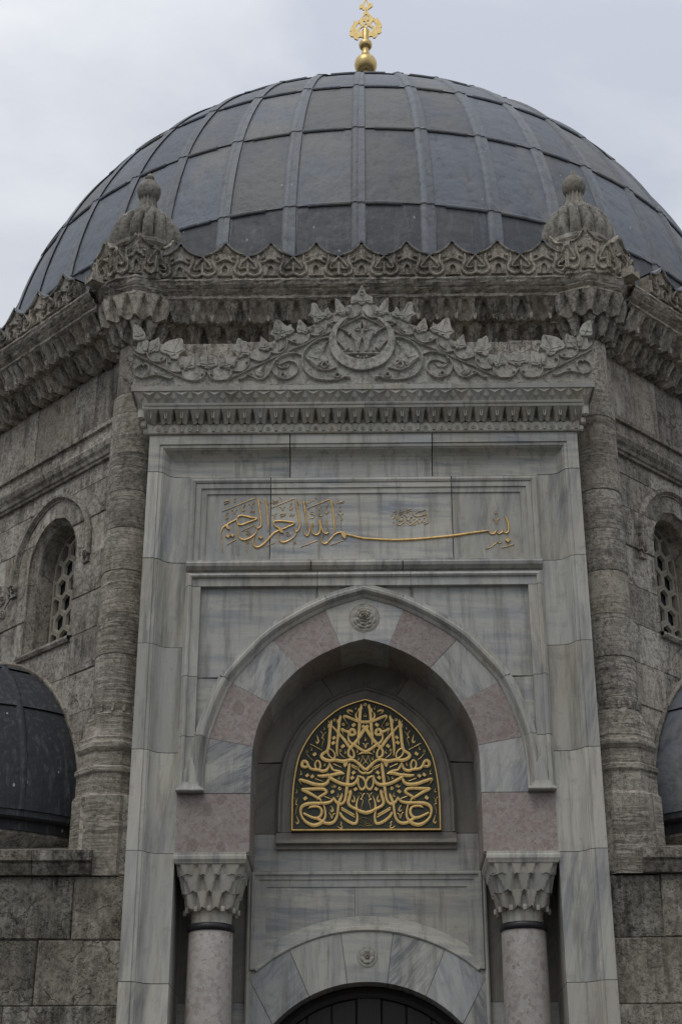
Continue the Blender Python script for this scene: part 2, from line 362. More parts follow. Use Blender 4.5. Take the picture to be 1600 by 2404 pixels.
# ---------------------------------------------------------------- drawn lines of lettering and carving, millimetres (x z width)
MED = '''S40 6297 3 36 6270 21 46 6232 23 52 6156 24 58 6048 25 65 5962 24 66 5925 17 60 5880 2;S54 6248 21 72 6209 2;S72 6221 3 88 6193 12 87 6161 15 69 6140 17;S1 6113 27 53 6118 25 110 6139 24 163 6163 23 199 6174 22 204 6158 11 183 6117 7 155 6074 6 172 6053 8 180 6038 3;S99 6016 26 112 6037 25 135 6040 25 150 6015 23 148 5994 27 124 5986 25 101 5994 23 98 6016 26;S150 6013 29 192 6026 22 218 6044 19 227 6043 14 218 6015 8 199 5971 3;S163 5999 10 164 5962 14 152 5924 20 121 5898 21;S28 6079 25 6 6054 30 -25 6019 26;S1 6059 29 57 5962 26 108 5898 28 143 5858 25 161 5829 20 161 5792 20 142 5768 21 117 5763 18 108 5787 16 115 5824 16 133 5855 11;S37 6027 2 16 6048 16;S357 6135 3 346 6111 10 317 6076 13 264 6015 20 201 5940 24 154 5871 25 138 5861 15;S-1 5816 34 40 5840 25 97 5882 25 118 5898 15;S-1 5816 26 30 5809 16 83 5789 2;S242 6187 3 238 6163 20 248 6122 25 254 6047 24 263 5961 23 270 5886 21 270 5812 14 263 5772 2;S258 6138 18 273 6099 2;S329 6141 2 325 6116 19 333 6068 24 339 5993 24 344 5913 24 352 5859 26 367 5827 24 400 5806 25 416 5787 26 409 5764 28 378 5743 30 332 5735 30 301 5748 23 289 5775 14 294 5807 13 318 5838 13 344 5849 14 356 5827 13 353 5796 15 332 5769 14 306 5754 12;S346 6095 16 358 6054 3;S327 5735 26 280 5739 28 219 5728 31 178 5733 31 142 5742 26 106 5734 24 70 5708 25 39 5676 26 3 5642 28;P165 5733 211 5733 212 5696 197 5666 175 5689;S452 5741 13 472 5721 14 477 5689 14 463 5658 15 438 5653 16 426 5684 16 434 5721 14 452 5741 13;S116 6207 3 132 6226 17 169 6230 15 163 6209 11 142 6193 8 112 6181 3;S411 5838 7 525 5901 8;S99 6275 2 90 6256 6 92 6241 9 101 6245 3;S-1 6201 2 -9 6182 6 -6 6167 9 3 6171 3;S6 5965 2 -4 5947 6 0 5930 9 9 5936 3;S393 6067 2 389 6051 7 395 6041 9 402 6046 3;S515 5872 2 509 5850 7 515 5837 10 523 5845 3;S83 5851 2 76 5829 7 81 5814 10 89 5821 3;S196 5842 2 189 5818 7 194 5803 10 202 5810 3;S76 5777 2 65 5755 7 69 5739 10 77 5746 3;S390 5719 2 384 5700 7 390 5685 10 398 5691 3;S463 5989 3 452 5955 9 447 5923 13 461 5909 14 473 5930 4;S-8 6292 5 0 6303 7 11 6292 8 1 6277 7 -9 6282 7 -7 6295 5;S286 6141 5 293 6150 7 304 6138 8 294 6124 7 284 6130 7 287 6144 5;S201 6097 5 209 6106 7 220 6094 8 209 6080 7 199 6086 7 202 6098 5;S548 5832 3 555 5840 4 564 5829 4 554 5818 4 546 5824 4 549 5834 3;S230 5839 5 237 5848 6 247 5838 6 239 5826 6 229 5831 6 231 5841 4;S-24 5899 4 -11 5898 9 -1 5856 7 12 5898 9 31 5898 5;S373 6017 7 393 5998 7 406 5971 8 414 5960 11 395 5950 6 407 5912 6 415 5870 3;S406 5971 3 409 6003 5 425 6027 6;S18 5775 4 24 5782 5 32 5775 5 26 5766 5 19 5770 4;S22 5766 4 -2 5726 6 -28 5698 3;S30 5761 4 44 5729 5 54 5702 2;S246 5817 6 230 5791 7 183 5754 3;S559 5810 4 533 5773 5 491 5737 4;P105 6109 134 6086 118 6059 86 6083;P294 5982 320 5958 304 5935 276 5958;P301 5933 328 5908 311 5883 282 5908;P208 5900 238 5876 222 5851 189 5874;P476 5822 505 5799 488 5775 458 5797;S64 5683 6 68 5657 8 60 5634 13 38 5618 18 18 5611 19 -3 5622 19;S150 5716 3 153 5691 22 161 5623 24 169 5545 26 178 5466 23 186 5401 22 196 5355 21 216 5326 23 243 5317 25 274 5336 22 295 5369 15 303 5389 4;S303 5389 4 311 5359 19 335 5338 24 375 5328 27 451 5326 28 527 5324 30 578 5309 30 605 5280 25 608 5239 19 590 5188 18 553 5148 24 502 5122 31 462 5122 32 422 5138 30 395 5164 24 378 5199 18 378 5240 16 385 5281 13 395 5312 11;S539 5273 3 516 5291 18 476 5296 19 435 5289 19 415 5266 21 412 5235 21 426 5204 23 453 5186 27 494 5191 23 535 5209 21 576 5230 19 585 5237 5;S453 5185 25 402 5153 25 372 5138 27 331 5136 28 296 5154 25 274 5190 21 265 5231 19 260 5272 19 254 5323 22 239 5365 24 227 5396 21 222 5424 3;S416 5338 10 429 5366 17 458 5381 22 504 5410 25 555 5438 27 594 5456 24 603 5469 5;S599 5463 18 530 5462 26 454 5464 26 398 5462 25 374 5447 24 373 5426 24 402 5405 24 437 5384 20 458 5352 3;S577 5477 4 603 5508 6 625 5544 11 617 5554 18 588 5544 28 542 5529 30 481 5508 31 419 5501 32 379 5509 30 356 5530 24 349 5556 18;S454 5589 18 411 5586 28 370 5590 30 329 5593 28 278 5606 29 227 5612 27 201 5603 10;S207 5609 15 238 5627 21 279 5638 21 305 5645 17 326 5677 19 343 5721 3;S346 5713 6 352 5671 17 371 5642 25 407 5634 28 438 5643 22 473 5648 25 515 5657 23 541 5691 20 552 5717 23 578 5733 27 599 5712 26 594 5680 25 561 5675 24 546 5691 15;S349 5576 28 288 5541 28 236 5515 29 175 5501 30 124 5503 29 91 5529 24 76 5568 16 69 5590 18;S66 5584 16 33 5568 18 7 5532 15 3 5495 15 19 5464 19 42 5456 20 63 5485 15 72 5521 14 67 5568 13;S2 5511 16 -13 5548 18 -31 5579 17;S141 5458 3 141 5427 21 155 5375 24 165 5334 24 152 5303 24 121 5283 25 91 5268 25 50 5247 29 10 5235 32 -6 5234 32;S149 5443 15 171 5414 3;S62 5402 3 79 5355 12 89 5309 15 83 5268 18;S98 5265 6 83 5222 15 82 5170 19 95 5137 24 130 5137 26 181 5165 25 221 5200 21 245 5241 16;S108 5216 10 230 5287 13;S103 5193 10 228 5269 13;S80 5670 9 134 5696 11;S77 5648 8 131 5680 10;S226 5669 6 303 5706 10;S400 5535 5 474 5563 10;S323 5367 6 387 5392 10;P109 5641 137 5618 120 5595 90 5616;P121 5593 149 5570 132 5545 103 5567;P92 5482 120 5459 103 5436 74 5457;P307 5459 336 5436 318 5413 289 5434;P561 5399 590 5375 572 5351 543 5372;P498 5607 526 5585 508 5561 480 5582;P544 5617 572 5595 555 5572 527 5593;S615 5643 2 606 5620 6 608 5601 9 620 5609 3;S252 5583 2 248 5570 6 253 5557 8 261 5564 3;S264 5424 2 257 5403 7 264 5388 10 273 5395 3;S652 5461 2 644 5440 5 649 5427 6 658 5435 3;S120 5404 3 107 5376 11 109 5345 14 125 5342 13 133 5365 4;S332 5307 3 314 5282 10 307 5256 14 323 5248 12 334 5269 3;S648 5213 3 638 5188 7 627 5152 11 639 5134 13 653 5155 3;S235 5468 6 243 5479 8 255 5468 9 245 5454 8 234 5459 8 237 5471 6;S290 5228 8 308 5220 9 318 5180 6 330 5220 8 347 5238 7;S9 5418 8 26 5407 8 36 5376 7 50 5363 10 26 5353 6 36 5314 5 44 5270 2;S36 5381 4 41 5407 5 59 5428 6;S628 5383 5 645 5362 6 652 5331 7 655 5318 8 638 5311 5 650 5270 5 654 5224 2;S652 5337 3 659 5367 4 673 5383 5;S282 5502 5 289 5476 8 300 5509 4 304 5473 8 323 5494 5;S241 5152 5 226 5139 8 235 5121 8 220 5106 7 227 5091 8 250 5096 7 270 5111 2;S196 5588 3 211 5572 6 222 5541 3;S363 5627 4 352 5600 6'''
SIG = '''S-31 5191 4 -1 5186 5 34 5166 5 59 5140 5 62 5120 4;S-62 5176 4 -31 5156 5 -1 5138 5 44 5125 5;S-57 5151 4 -22 5130 5 14 5115 5;S-67 5120 4 -17 5112 5 59 5117 5;S-72 5161 4 -56 5181 4 -31 5191 4;S-21 5176 4 -6 5150 4 4 5122 4;S9 5166 4 24 5145 4 19 5120 4'''
INS = '''S-1362 7637 3 -1365 7697 9 -1375 7766 11 -1382 7830 11 -1380 7864 13 -1366 7899 18 -1340 7922 20 -1304 7950 20 -1262 7973 20 -1231 7991 20;P-1342 7916 -1319 7934 -1302 7904 -1296 7876 -1322 7884;S-1231 7991 13 -1216 8020 20 -1189 8029 21 -1136 8019 23 -1083 8004 25 -1040 7998 24 -1045 7985 17 -1093 7966 21 -1145 7944 21 -1187 7929 21 -1211 7933 22 -1227 7956 21 -1231 7988 17;S-1225 7956 12 -1217 7886 10 -1210 7823 12 -1194 7785 22 -1162 7770 24 -1120 7778 22 -1078 7804 17 -1042 7838 12 -1035 7879 12 -1049 7908 14 -1060 7925 4;S-1035 8218 12 -1023 8159 21 -1010 8083 21 -1001 8012 22 -994 7942 20 -1001 7907 18 -1027 7890 19 -1041 7902 11;S-1013 8188 12 -995 8162 2;S-957 8220 3 -957 8194 20 -945 8129 21 -935 8041 19 -926 7953 16 -925 7895 12 -925 7852 2;S-943 8176 12 -925 8143 2;S-1052 7815 6 -1067 7769 12 -1066 7723 18 -1044 7692 24 -1007 7694 25 -956 7734 25 -904 7797 23 -863 7843 23 -821 7865 25 -808 7883 26;S-870 7947 18 -865 7964 20 -802 7968 22 -722 7957 23 -669 7948 23 -685 7928 20 -732 7905 19 -785 7882 19 -838 7900 20 -865 7924 20 -873 7953 18;P-832 7886 -788 7894 -774 7831 -808 7842;S-818 7842 7 -823 7802 11 -812 7756 20 -777 7738 23 -730 7755 21 -689 7783 15 -658 7823 13 -661 7858 13 -679 7893 9;S-1382 8074 5 -1061 8218 9;S-913 8102 5 -680 8209 9;S-1185 7860 4 -1070 7923 7;S-1326 7717 5 -1233 7777 8;S-939 7699 5 -851 7744 6;P-1320 7830 -1293 7811 -1307 7786 -1337 7805;P-1277 7840 -1250 7819 -1264 7794 -1293 7816;P-1002 7812 -975 7792 -989 7770 -1019 7789;S-1289 8091 5 -1268 8082 8 -1254 8041 5 -1249 8082 7 -1231 8087 4;S-1121 8157 5 -1102 8145 9 -1090 8113 5 -1084 8157 7 -1065 8162 4;S-817 8119 5 -799 8110 7 -788 8075 4 -780 8116 6 -763 8121 4;S-896 8038 5 -877 8032 7 -867 7991 4 -861 8040 6 -848 8046 4;S-1158 8148 3 -1178 8107 7 -1177 8078 15 -1159 8093 4;S-1326 8065 3 -1346 8027 7 -1339 7995 12 -1322 8012 4;S-1250 8220 3 -1268 8194 6 -1260 8176 10 -1251 8188 3;S-699 8168 3 -719 8121 7 -714 8089 12 -694 8106 3;S-1106 8086 4 -1100 8060 7 -1090 8089 4 -1082 8066 7 -1062 8083 6 -1066 8057 3;S-721 8039 3 -715 8018 7 -702 8045 3 -694 8018 7 -675 8039 4;S-1363 8171 4 -1343 8194 11 -1315 8188 12 -1326 8168 6 -1363 8150 3;S-813 8031 4 -792 8048 10 -762 8045 10 -776 8025 6 -810 8013 3;S-1143 7859 4 -1122 7868 6 -1111 7856 6 -1132 7848 7 -1137 7831 7 -1116 7825 6 -1095 7842 3;S-755 7842 4 -734 7850 6 -724 7838 6 -744 7830 7 -749 7813 7 -728 7807 6 -710 7824 3;S-1140 7744 3 -1125 7758 7 -1113 7741 7 -1134 7733 6 -1136 7695 5 -1128 7644 3;S-683 7734 3 -667 7749 7 -655 7734 7 -677 7725 6 -680 7688 4 -671 7645 3;S-914 8164 4 -879 8166 7 -885 8202 4 -869 8175 7 -837 8193 7 -842 8169 4 -882 8152 3;S-822 8225 4 -805 8207 5 -797 8177 4;S-664 8206 10 -656 8156 21 -642 8079 22 -628 8009 23 -620 7939 20 -622 7893 19 -640 7855 19 -660 7852 13;S-641 8179 12 -628 8138 2;S-585 8208 5 -582 8167 23 -568 8067 22 -555 7979 20 -548 7869 4;S-566 8167 12 -552 8128 2;S-587 7886 4 -579 7846 11 -560 7811 18 -542 7805 18 -526 7845 15 -514 7903 16 -498 7949 16 -495 7926 13 -503 7868 15 -492 7828 20 -460 7813 21 -429 7833 20 -420 7879 18 -427 7949 18 -427 7981 10;S-423 7972 16 -411 7902 21 -392 7844 21 -361 7825 21 -333 7845 8;S-364 7989 6 -364 7948 17 -350 7890 8 -340 7850 4;S-316 8200 5 -314 8170 22 -303 8100 22 -292 8006 22 -284 7924 20 -282 7866 13 -287 7832 2;S-298 8170 12 -283 8126 2;S-389 7815 4 -405 7787 9 -408 7746 13 -387 7720 20 -355 7729 22 -318 7774 20 -282 7814 20 -245 7837 20 -203 7836 23 -171 7819 22 -114 7804 25 -35 7783 26 31 7770 26;P-220 7831 -166 7831 -170 7796 -181 7766 -208 7791;S-550 8163 4 -516 8169 7 -529 8207 4 -516 8178 7 -486 8195 7 -489 8175 4;S-471 8219 4 -449 8198 5 -442 8168 4;S-544 8102 6 -335 8197 11;S-547 8096 6 -530 8087 4;S-462 8113 5 -444 8104 8 -431 8074 5 -425 8107 7 -408 8115 4;S-343 8147 3 -367 8100 7 -372 8071 10 -361 8044 15 -342 8068 3;S-515 8066 6 -488 8060 6 -494 8040 7 -515 8043 7 -512 8060 6;S-504 8037 4 -476 8025 7 -488 8002 8 -520 7993 7 -525 8005 4;S-454 8048 4 -443 8016 7 -433 8054 4 -425 8016 7 -405 8030 7 -406 8013 3;S-266 8152 4 -234 8155 7 -247 8196 4 -231 8166 7 -188 8184 7 -197 8160 4 -229 8152 3;S-221 8128 3 -239 8096 7 -229 8072 11 -215 8093 3;S-250 8038 5 -229 8026 8 -218 7994 6 -202 7979 8 -226 7973 6 -224 7924 5 -209 7872 3;S-221 8011 4 -213 8037 6 -196 8040 3;S-607 7691 6 -444 7758 8;S-321 7705 5 -200 7756 7;S22 7773 22 176 7760 24 326 7755 26 505 7762 26 665 7776 26 845 7794 28 1025 7820 26 1175 7841 20 1213 7840 16;S1205 7844 8 1224 7813 18 1264 7818 20 1284 7862 8;S1277 7834 8 1304 7812 18 1334 7828 16 1348 7867 8;S1339 7834 12 1373 7817 18 1400 7844 20 1398 7921 22 1381 7976 22 1370 8004 6;S1383 7987 14 1397 7949 4;P1385 7768 1412 7743 1387 7715 1360 7741;S1322 7662 6 1443 7702 10;S1173 7655 5 1218 7671 8 1264 7709 9 1285 7725 6 1304 7714 9 1331 7725 5;S1256 7972 8 1275 7955 10 1286 7913 5 1295 7961 10 1318 7977 6;S1282 8060 5 1271 8033 8 1295 8030 8 1289 8053 6;S265 8011 4 284 8038 5;S288 8050 4 317 8062 4;S334 8066 5 337 8017 7 342 7956 4;S347 8043 4 388 8061 5;S346 8023 4 391 8043 5;S399 8082 4 406 8028 7 416 7971 8 438 7963 8 453 7991 7 475 7999 5;S412 8065 4 462 8091 7;S413 8043 4 466 8069 5;S477 8073 6 481 8028 8 498 8007 9 534 8005 9 579 8019 8 609 8026 8;S502 8034 4 551 8068 5;S539 8046 4 597 8076 5;S612 8071 10 618 8014 9 626 7961 8 625 7933 5;S584 7919 4 621 7933 5;S607 7969 7 600 7949 7 577 7941 7 563 7954 6 548 7946 7 540 7925 7 526 7938 7 526 7966 4;S526 7970 6 496 7946 8 466 7922 9 440 7916 9 433 7938 7 452 7959 4;S481 7910 4 514 7932 6;S279 7985 9 298 7993 7 302 8021 5 316 7972 7 322 7996 4;S316 7948 7 326 7923 8 348 7917 8 378 7935 7 397 7959 7 393 7971 4;S342 7956 5 371 7972 7 383 7996 7 365 8004 4;S445 8038 9 456 8042 9;S448 7944 10 459 7946 10;S578 8041 7 589 8045 7;S389 8020 9 397 8021 9;S308 8037 7 319 8038 7;S478 7973 6 501 7976 7;S532 7980 10 551 7983 10;S416 8000 6 431 8002 6;S291 7956 3 289 7940 6 297 7938 6;S353 8072 6 364 8075 6;S499 8064 6 501 8056 6;S519 8070 5 523 8064 5;S416 8090 5 422 8088 5;S582 7984 5 597 7986 5;S394 7918 5 400 7912 5;S411 7935 5 420 7932 5;S371 7953 5 382 7955 5'''
REL = '''S-1 10113 15 113 10053 15 220 9989 15 380 9901 15 569 9797 15 645 9760 15 795 9683 15 945 9602 15 1144 9499 15;S18 10181 14 44 10126 14 98 10096 14 140 10098 14;S148 10107 17 174 10043 17 228 10006 17 289 10006 17 344 10032 17;S359 10059 17 366 9978 17 403 9915 17 456 9889 17 525 9904 17;S529 9904 17 540 9850 17 585 9805 17 638 9796 17 707 9822 17 746 9848 17;S758 9866 17 749 9803 17 774 9732 17 818 9687 17 871 9687 17 917 9704 17;S917 9704 17 938 9642 17 983 9606 17 1036 9601 17 1097 9622 17 1129 9648 17;S295 9844 20 341 9866 21 417 9852 23 508 9797 23 567 9726 23 596 9654 23 598 9566 23 562 9470 23 485 9401 23 393 9376 21 242 9375 14 182 9405 12 144 9409 26;S125 9405 33 156 9405 33;S220 9430 21 251 9456 21 277 9425 21 250 9399 21 222 9422 21;S259 9517 18 335 9490 17 411 9494 17 480 9541 15 565 9628 9;S343 9543 21 374 9582 21 408 9551 21 381 9512 21 347 9534 21;S612 9659 12 658 9685 20 734 9688 20 817 9652 20 876 9598 20 896 9519 20 871 9441 20 794 9394 20 711 9403 20 645 9469 20 643 9539 18 686 9587 17 754 9591 15 829 9555 12 860 9581 15;S765 9437 21 792 9463 21 818 9433 21 791 9407 21 767 9431 21;S842 9612 30 865 9603 30;S891 9581 18 911 9493 20 961 9414 21 1028 9391 21 1090 9421 20 1142 9442 18;S989 9448 18 1016 9474 18 1038 9443 18 1010 9417 18 991 9443 18;S1 9946 23 0 9866 23;S2 9870 17 30 9803 26 37 9705 23;S42 9705 26 65 9802 23 96 9873 20 135 9918 18 227 9979 12;S108 9909 38 138 9895 38;S178 9730 21 210 9783 21 256 9827 18;S133 9748 14 171 9712 21 224 9676 18;S10 9643 14 40 9572 20 62 9528 20;S29 9633 34 56 9636 34;S140 9660 23 169 9606 23 192 9588 18;S-13 9675 26 239 9672 26;S98 9713 31 121 9708 31;S-16 10401 12 4 10419 14 23 10396 14 7 10364 14 -12 10373 12;S133 10170 26 162 10166 26;S179 10143 26 203 10142 26;S349 10122 26 380 10118 26;S410 10090 26 441 10090 26;S515 9958 23 540 9958 23;S561 9940 23 584 9939 23;S736 9911 26 767 9910 26;S793 9888 26 820 9890 26;S904 9753 23 930 9750 23;S949 9730 23 972 9734 23;S290 10042 31 317 10042 31;S669 9840 28 700 9840 28;S377 9987 8 388 9960 11 434 9923 11;S767 9785 8 789 9750 11 834 9723 11;S221 10061 9 267 10047 12 306 10069 8;S1103 9521 13 1217 9451 13 1371 9380 12;S1738 9385 14 1883 9464 14 2086 9585 14 2298 9696 14;S1132 9668 16 1132 9577 16 1173 9504 16 1226 9481 16 1290 9494 16;S1302 9503 16 1311 9439 16 1356 9393 16 1410 9384 16 1465 9388 16 1513 9419 16 1548 9482 16;S1564 9500 16 1577 9436 16 1621 9391 16 1691 9383 16 1747 9398 16 1780 9434 16 1795 9497 16;S1806 9488 16 1853 9483 16 1916 9496 16 1955 9550 16 1953 9650 16;S1958 9659 16 1994 9613 16 2048 9603 16 2104 9612 16 2146 9657 16 2162 9712 16;S2169 9703 16 2212 9697 16 2260 9720 16 2303 9765 16;S1100 9459 17 1147 9441 19 1192 9395 17 1235 9395 27;S1889 9424 19 1919 9405 16 1983 9432 16 2062 9449 16 2132 9435 17 2178 9421 20;S2178 9421 20 2143 9484 19 2131 9539 22 2164 9575 24 2194 9556 22;S2203 9574 11 2256 9546 17 2276 9492 17 2249 9438 17 2193 9416 16;S2044 9476 31 2068 9476 31;S1288 9553 24 1309 9550 24;S1331 9534 24 1354 9534 24;S1516 9546 24 1535 9541 24;S1574 9545 24 1594 9546 24;S1746 9529 24 1770 9529 23;S1795 9561 20 1814 9559 20;S1156 9677 22 1195 9677 22;S1872 9683 22 1919 9678 22;S2112 9735 20 2132 9740 20;S1495 9455 23 1515 9455 23;S1586 9459 23 1609 9458 23;S2004 9649 20 2024 9647 20;S1145 9595 20 1168 9590 20;S1919 9600 20 1938 9597 20'''
RELP = '''P2 10493 23 10451 39 10409 62 10372 104 10358 112 10326 113 10271 76 10271 46 10285 22 10263 0 10249 -21 10263;P267 10342 274 10269 265 10205 277 10141 245 10144 222 10138 183 10114 164 10143 168 10179 181 10234 216 10288;P105 10225 146 10234 170 10179 149 10138 126 10152;P510 10280 518 10211 523 10166 552 10129 499 10103 474 10033 436 10058 398 10075 379 10095 345 10094 291 10141 331 10186 339 10232 370 10204 392 10158 439 10221 464 10276;P637 10092 651 10029 663 9965 641 9928 610 9932 572 9911 545 9940 550 9985 566 10021 598 10056;P482 10008 528 10003 546 9958 522 9933 507 9958;P876 10085 893 10026 899 9972 932 9917 885 9882 868 9832 823 9856 770 9882 725 9909 676 9956 708 9992 717 10037 758 10009 806 10054 837 10081;P1019 9894 1028 9827 1042 9747 1002 9728 948 9711 926 9748 931 9784 952 9828 991 9863;P871 9811 913 9806 931 9757 907 9733 889 9757;P333 9835 363 9817 385 9763 423 9754 461 9718 483 9682 503 9744 536 9699 569 9637 519 9598 472 9550 442 9533 427 9568 382 9591 337 9596 384 9675 385 9737;P727 9574 753 9551 806 9542 860 9559 828 9520 775 9510 738 9530;P977 9558 1025 9526 1069 9482 1045 9426 992 9435 1003 9492;P-1 10090 17 10050 45 10009 31 9973 74 9979 74 9954 4 9944 -19 9946;P1247 9879 1268 9823 1274 9777 1302 9721 1266 9685 1248 9631 1202 9649 1155 9668 1121 9691 1152 9778 1162 9834 1202 9842;P1401 9693 1413 9629 1426 9537 1386 9533 1337 9500 1311 9543 1311 9593 1343 9639;P1247 9608 1280 9626 1310 9557 1283 9528;P1541 9746 1574 9700 1581 9672 1627 9663 1629 9608 1656 9580 1645 9551 1606 9554 1581 9527 1549 9516 1511 9526 1480 9546 1449 9554 1446 9601 1470 9665 1510 9673;P1692 9694 1677 9589 1682 9530 1730 9525 1776 9500 1786 9579 1760 9643;P1839 9624 1798 9615 1784 9543 1817 9529;P1820 9877 1907 9862 1976 9833 2035 9736 1976 9696 1935 9679 1917 9643 1846 9631 1833 9688 1773 9734 1799 9771 1800 9826;P2049 9895 2089 9867 2142 9841 2143 9707 2088 9729 2047 9724 2037 9796;P2151 9855 2215 9840 2199 9748 2159 9737;P2308 10045 2313 9931 2308 9867 2254 9856 2199 9861 2186 9924 2224 9997 2265 10025'''
SLAB = '''P2 10474 54 10363 115 10271 160 10161 214 10115 329 10068 390 10032 496 9940 572 9913 662 9849 739 9884 815 9838 911 9748 987 9721 1084 9667 1151 9666;P1107 9632 1169 9613 1230 9558 1337 9511 1448 9537 1549 9518 1652 9535 1769 9516 1860 9605 1974 9677 2054 9695 2135 9730 2206 9840 2255 9876 2311 9904 2288 9379'''
CREST = '''S22 11127 18 80 11058 21 148 11013 21 200 11003 18;S129 10990 24 133 10915 30 101 10836 33 108 10775 32 166 10739 32 210 10752 32 236 10782 24;S234 10971 21 203 10929 21 142 10841 21 175 10823 24 214 10833 18;S235 10897 24 237 10747 24;S0 10949 27 52 10925 24 94 10898 21;S-41 10741 18 48 10740 18 77 10740 18;S40 10755 21 33 10837 18 1 10868 18;S66 10973 21 99 10955 21'''
FIN = '''P110 20664 82 20593 45 20510 4 20498 -8 20451 3 20409 31 20432 53 20396 76 20390 71 20319 38 20225 -8 20166 -53 20126 -76 20144 -108 20150 -96 20097 -135 20027 -163 19969 -163 19933 -140 19919 -165 19898 -171 19852 -145 19816 -105 19813 -91 19769 -55 19745 -33 19742 -23 19791 17 19808 49 19790 51 19673 147 19683 146 19806 180 19820 212 19810 221 19775 261 19786 289 19832 297 19871 335 19873 362 19913 361 19972 341 19993 364 20019 369 20054 347 20125 311 20184 298 20220 275 20185 220 20221 166 20293 140 20353 135 20389 168 20424 204 20453 220 20471 219 20519 187 20537 159 20532 132 20580'''
FINH = '''P110 20598 86 20509 84 20467 106 20449 130 20467 129 20508;P108 20395 99 20354 108 20342 116 20360;P107 20289 75 20248 52 20177 79 20212 107 20271 134 20211 157 20199 139 20247;P-17 20096 -54 20037 -63 19955 -18 20013 19 20036;P224 20139 251 20091 264 20009 219 20045 183 20069;P55 20018 9 19978 -14 19919 -9 19884 27 19942 77 19976;P146 20032 123 19987 164 19963 190 19916 207 19945 200 19986;P101 20082 83 20053 102 20021 117 20058;P61 20141 57 20088 74 20082 92 20123;P147 20158 120 20135 137 20095 151 20116'''

# ================================================================= setting
g = MB(); g.add([(-300, -300, 0), (300, -300, 0), (300, 300, 0), (-300, 300, 0)], [(0, 1, 2, 3)])
gr = put('ground', g, M['paving']); gr['kind'] = 'structure'

# ================================================================= mausoleum: octagonal body
YC = 6.515; AP = 5.915; HW = 2.45
maus = thing('mausoleum', 'octagonal grey limestone mausoleum with carved cornice under a large lead dome', 'mausoleum', (0, YC, 0))
def face(deg): return Matrix.Translation((0, YC, 0)) @ Matrix.Rotation(R(deg), 4, 'Z') @ Matrix.Translation((0, -AP, 0))
FACES = (-45, 45, 0)
WC = 1.265                                   # window axes left and right of a face's middle
WOUT = [(0, 8.62), (.10, 8.605), (.2, 8.56), (.3, 8.47), (.37, 8.37), (.415, 8.25), (.43, 8.10)]
def hw(z):
    if z <= 8.10: return .43
    if z >= 8.62: return 0.0
    for (a, za), (b, zb) in zip(WOUT, WOUT[1:]):
        if zb <= z <= za: return a + (b - a) * (za - z) / (za - zb)
    return 0
def row_pieces(z0, z1, x0, x1, joints, opens):
    """stone outlines of one course, cut back to the curved edges of the openings"""
    cuts = [(x0, None, 0)] + [(j, None, 0) for j in joints] + [(x1, None, 0)]
    zz = sorted({z0, z1} | {z0 + (z1 - z0) * k / 5 for k in range(6)} | ({8.62} if z0 < 8.62 < z1 and opens else set()))
    hit = opens and z1 > 7.16 and z0 < 8.61
    ev = []
    for j in [x0] + joints + [x1]: ev.append((j, 'j'))
    if hit:
        for c in opens: ev = [e for e in ev if not (abs(e[0] - c) < .5 and e[1] == 'j')] + [(c, 'o')]
    ev.sort(); res = []
    for (a, ka), (b, kb) in zip(ev, ev[1:]):
        L = (lambda z, a=a, ka=ka: a + (hw(z) if ka == 'o' else 0)); Rr = (lambda z, b=b, kb=kb: b - (hw(z) if kb == 'o' else 0))
        pts = [(Rr(z), z) for z in zz] + [(L(z), z) for z in reversed(zz)]
        q = []
        for p in pts:
            if not q or (abs(p[0] - q[-1][0]) + abs(p[1] - q[-1][1])) > 1e-4: q.append(p)
        # drop collinear points
        q2 = [p for i, p in enumerate(q) if abs((p[0] - q[i - 1][0]) * (q[(i + 1) % len(q)][1] - p[1]) - (p[1] - q[i - 1][1]) * (q[(i + 1) % len(q)][0] - p[0])) > 1e-7]
        if len(q2) >= 3: res.append(q2)
    return res
COURSES = [4.57, 5.0, 5.44, 5.87, 6.30, 6.73, 7.15, 7.56, 7.99, 8.42, 8.80, 9.02]
def wobble(a, b, n, amp):
    return [a + (b - a) * (k + 1) / (n + 1) + random.uniform(-amp, amp) for k in range(n)]
def ragged(p, a=.004):
    return [(x + random.uniform(-a, a), z + random.uniform(-a, a)) for x, z in p]
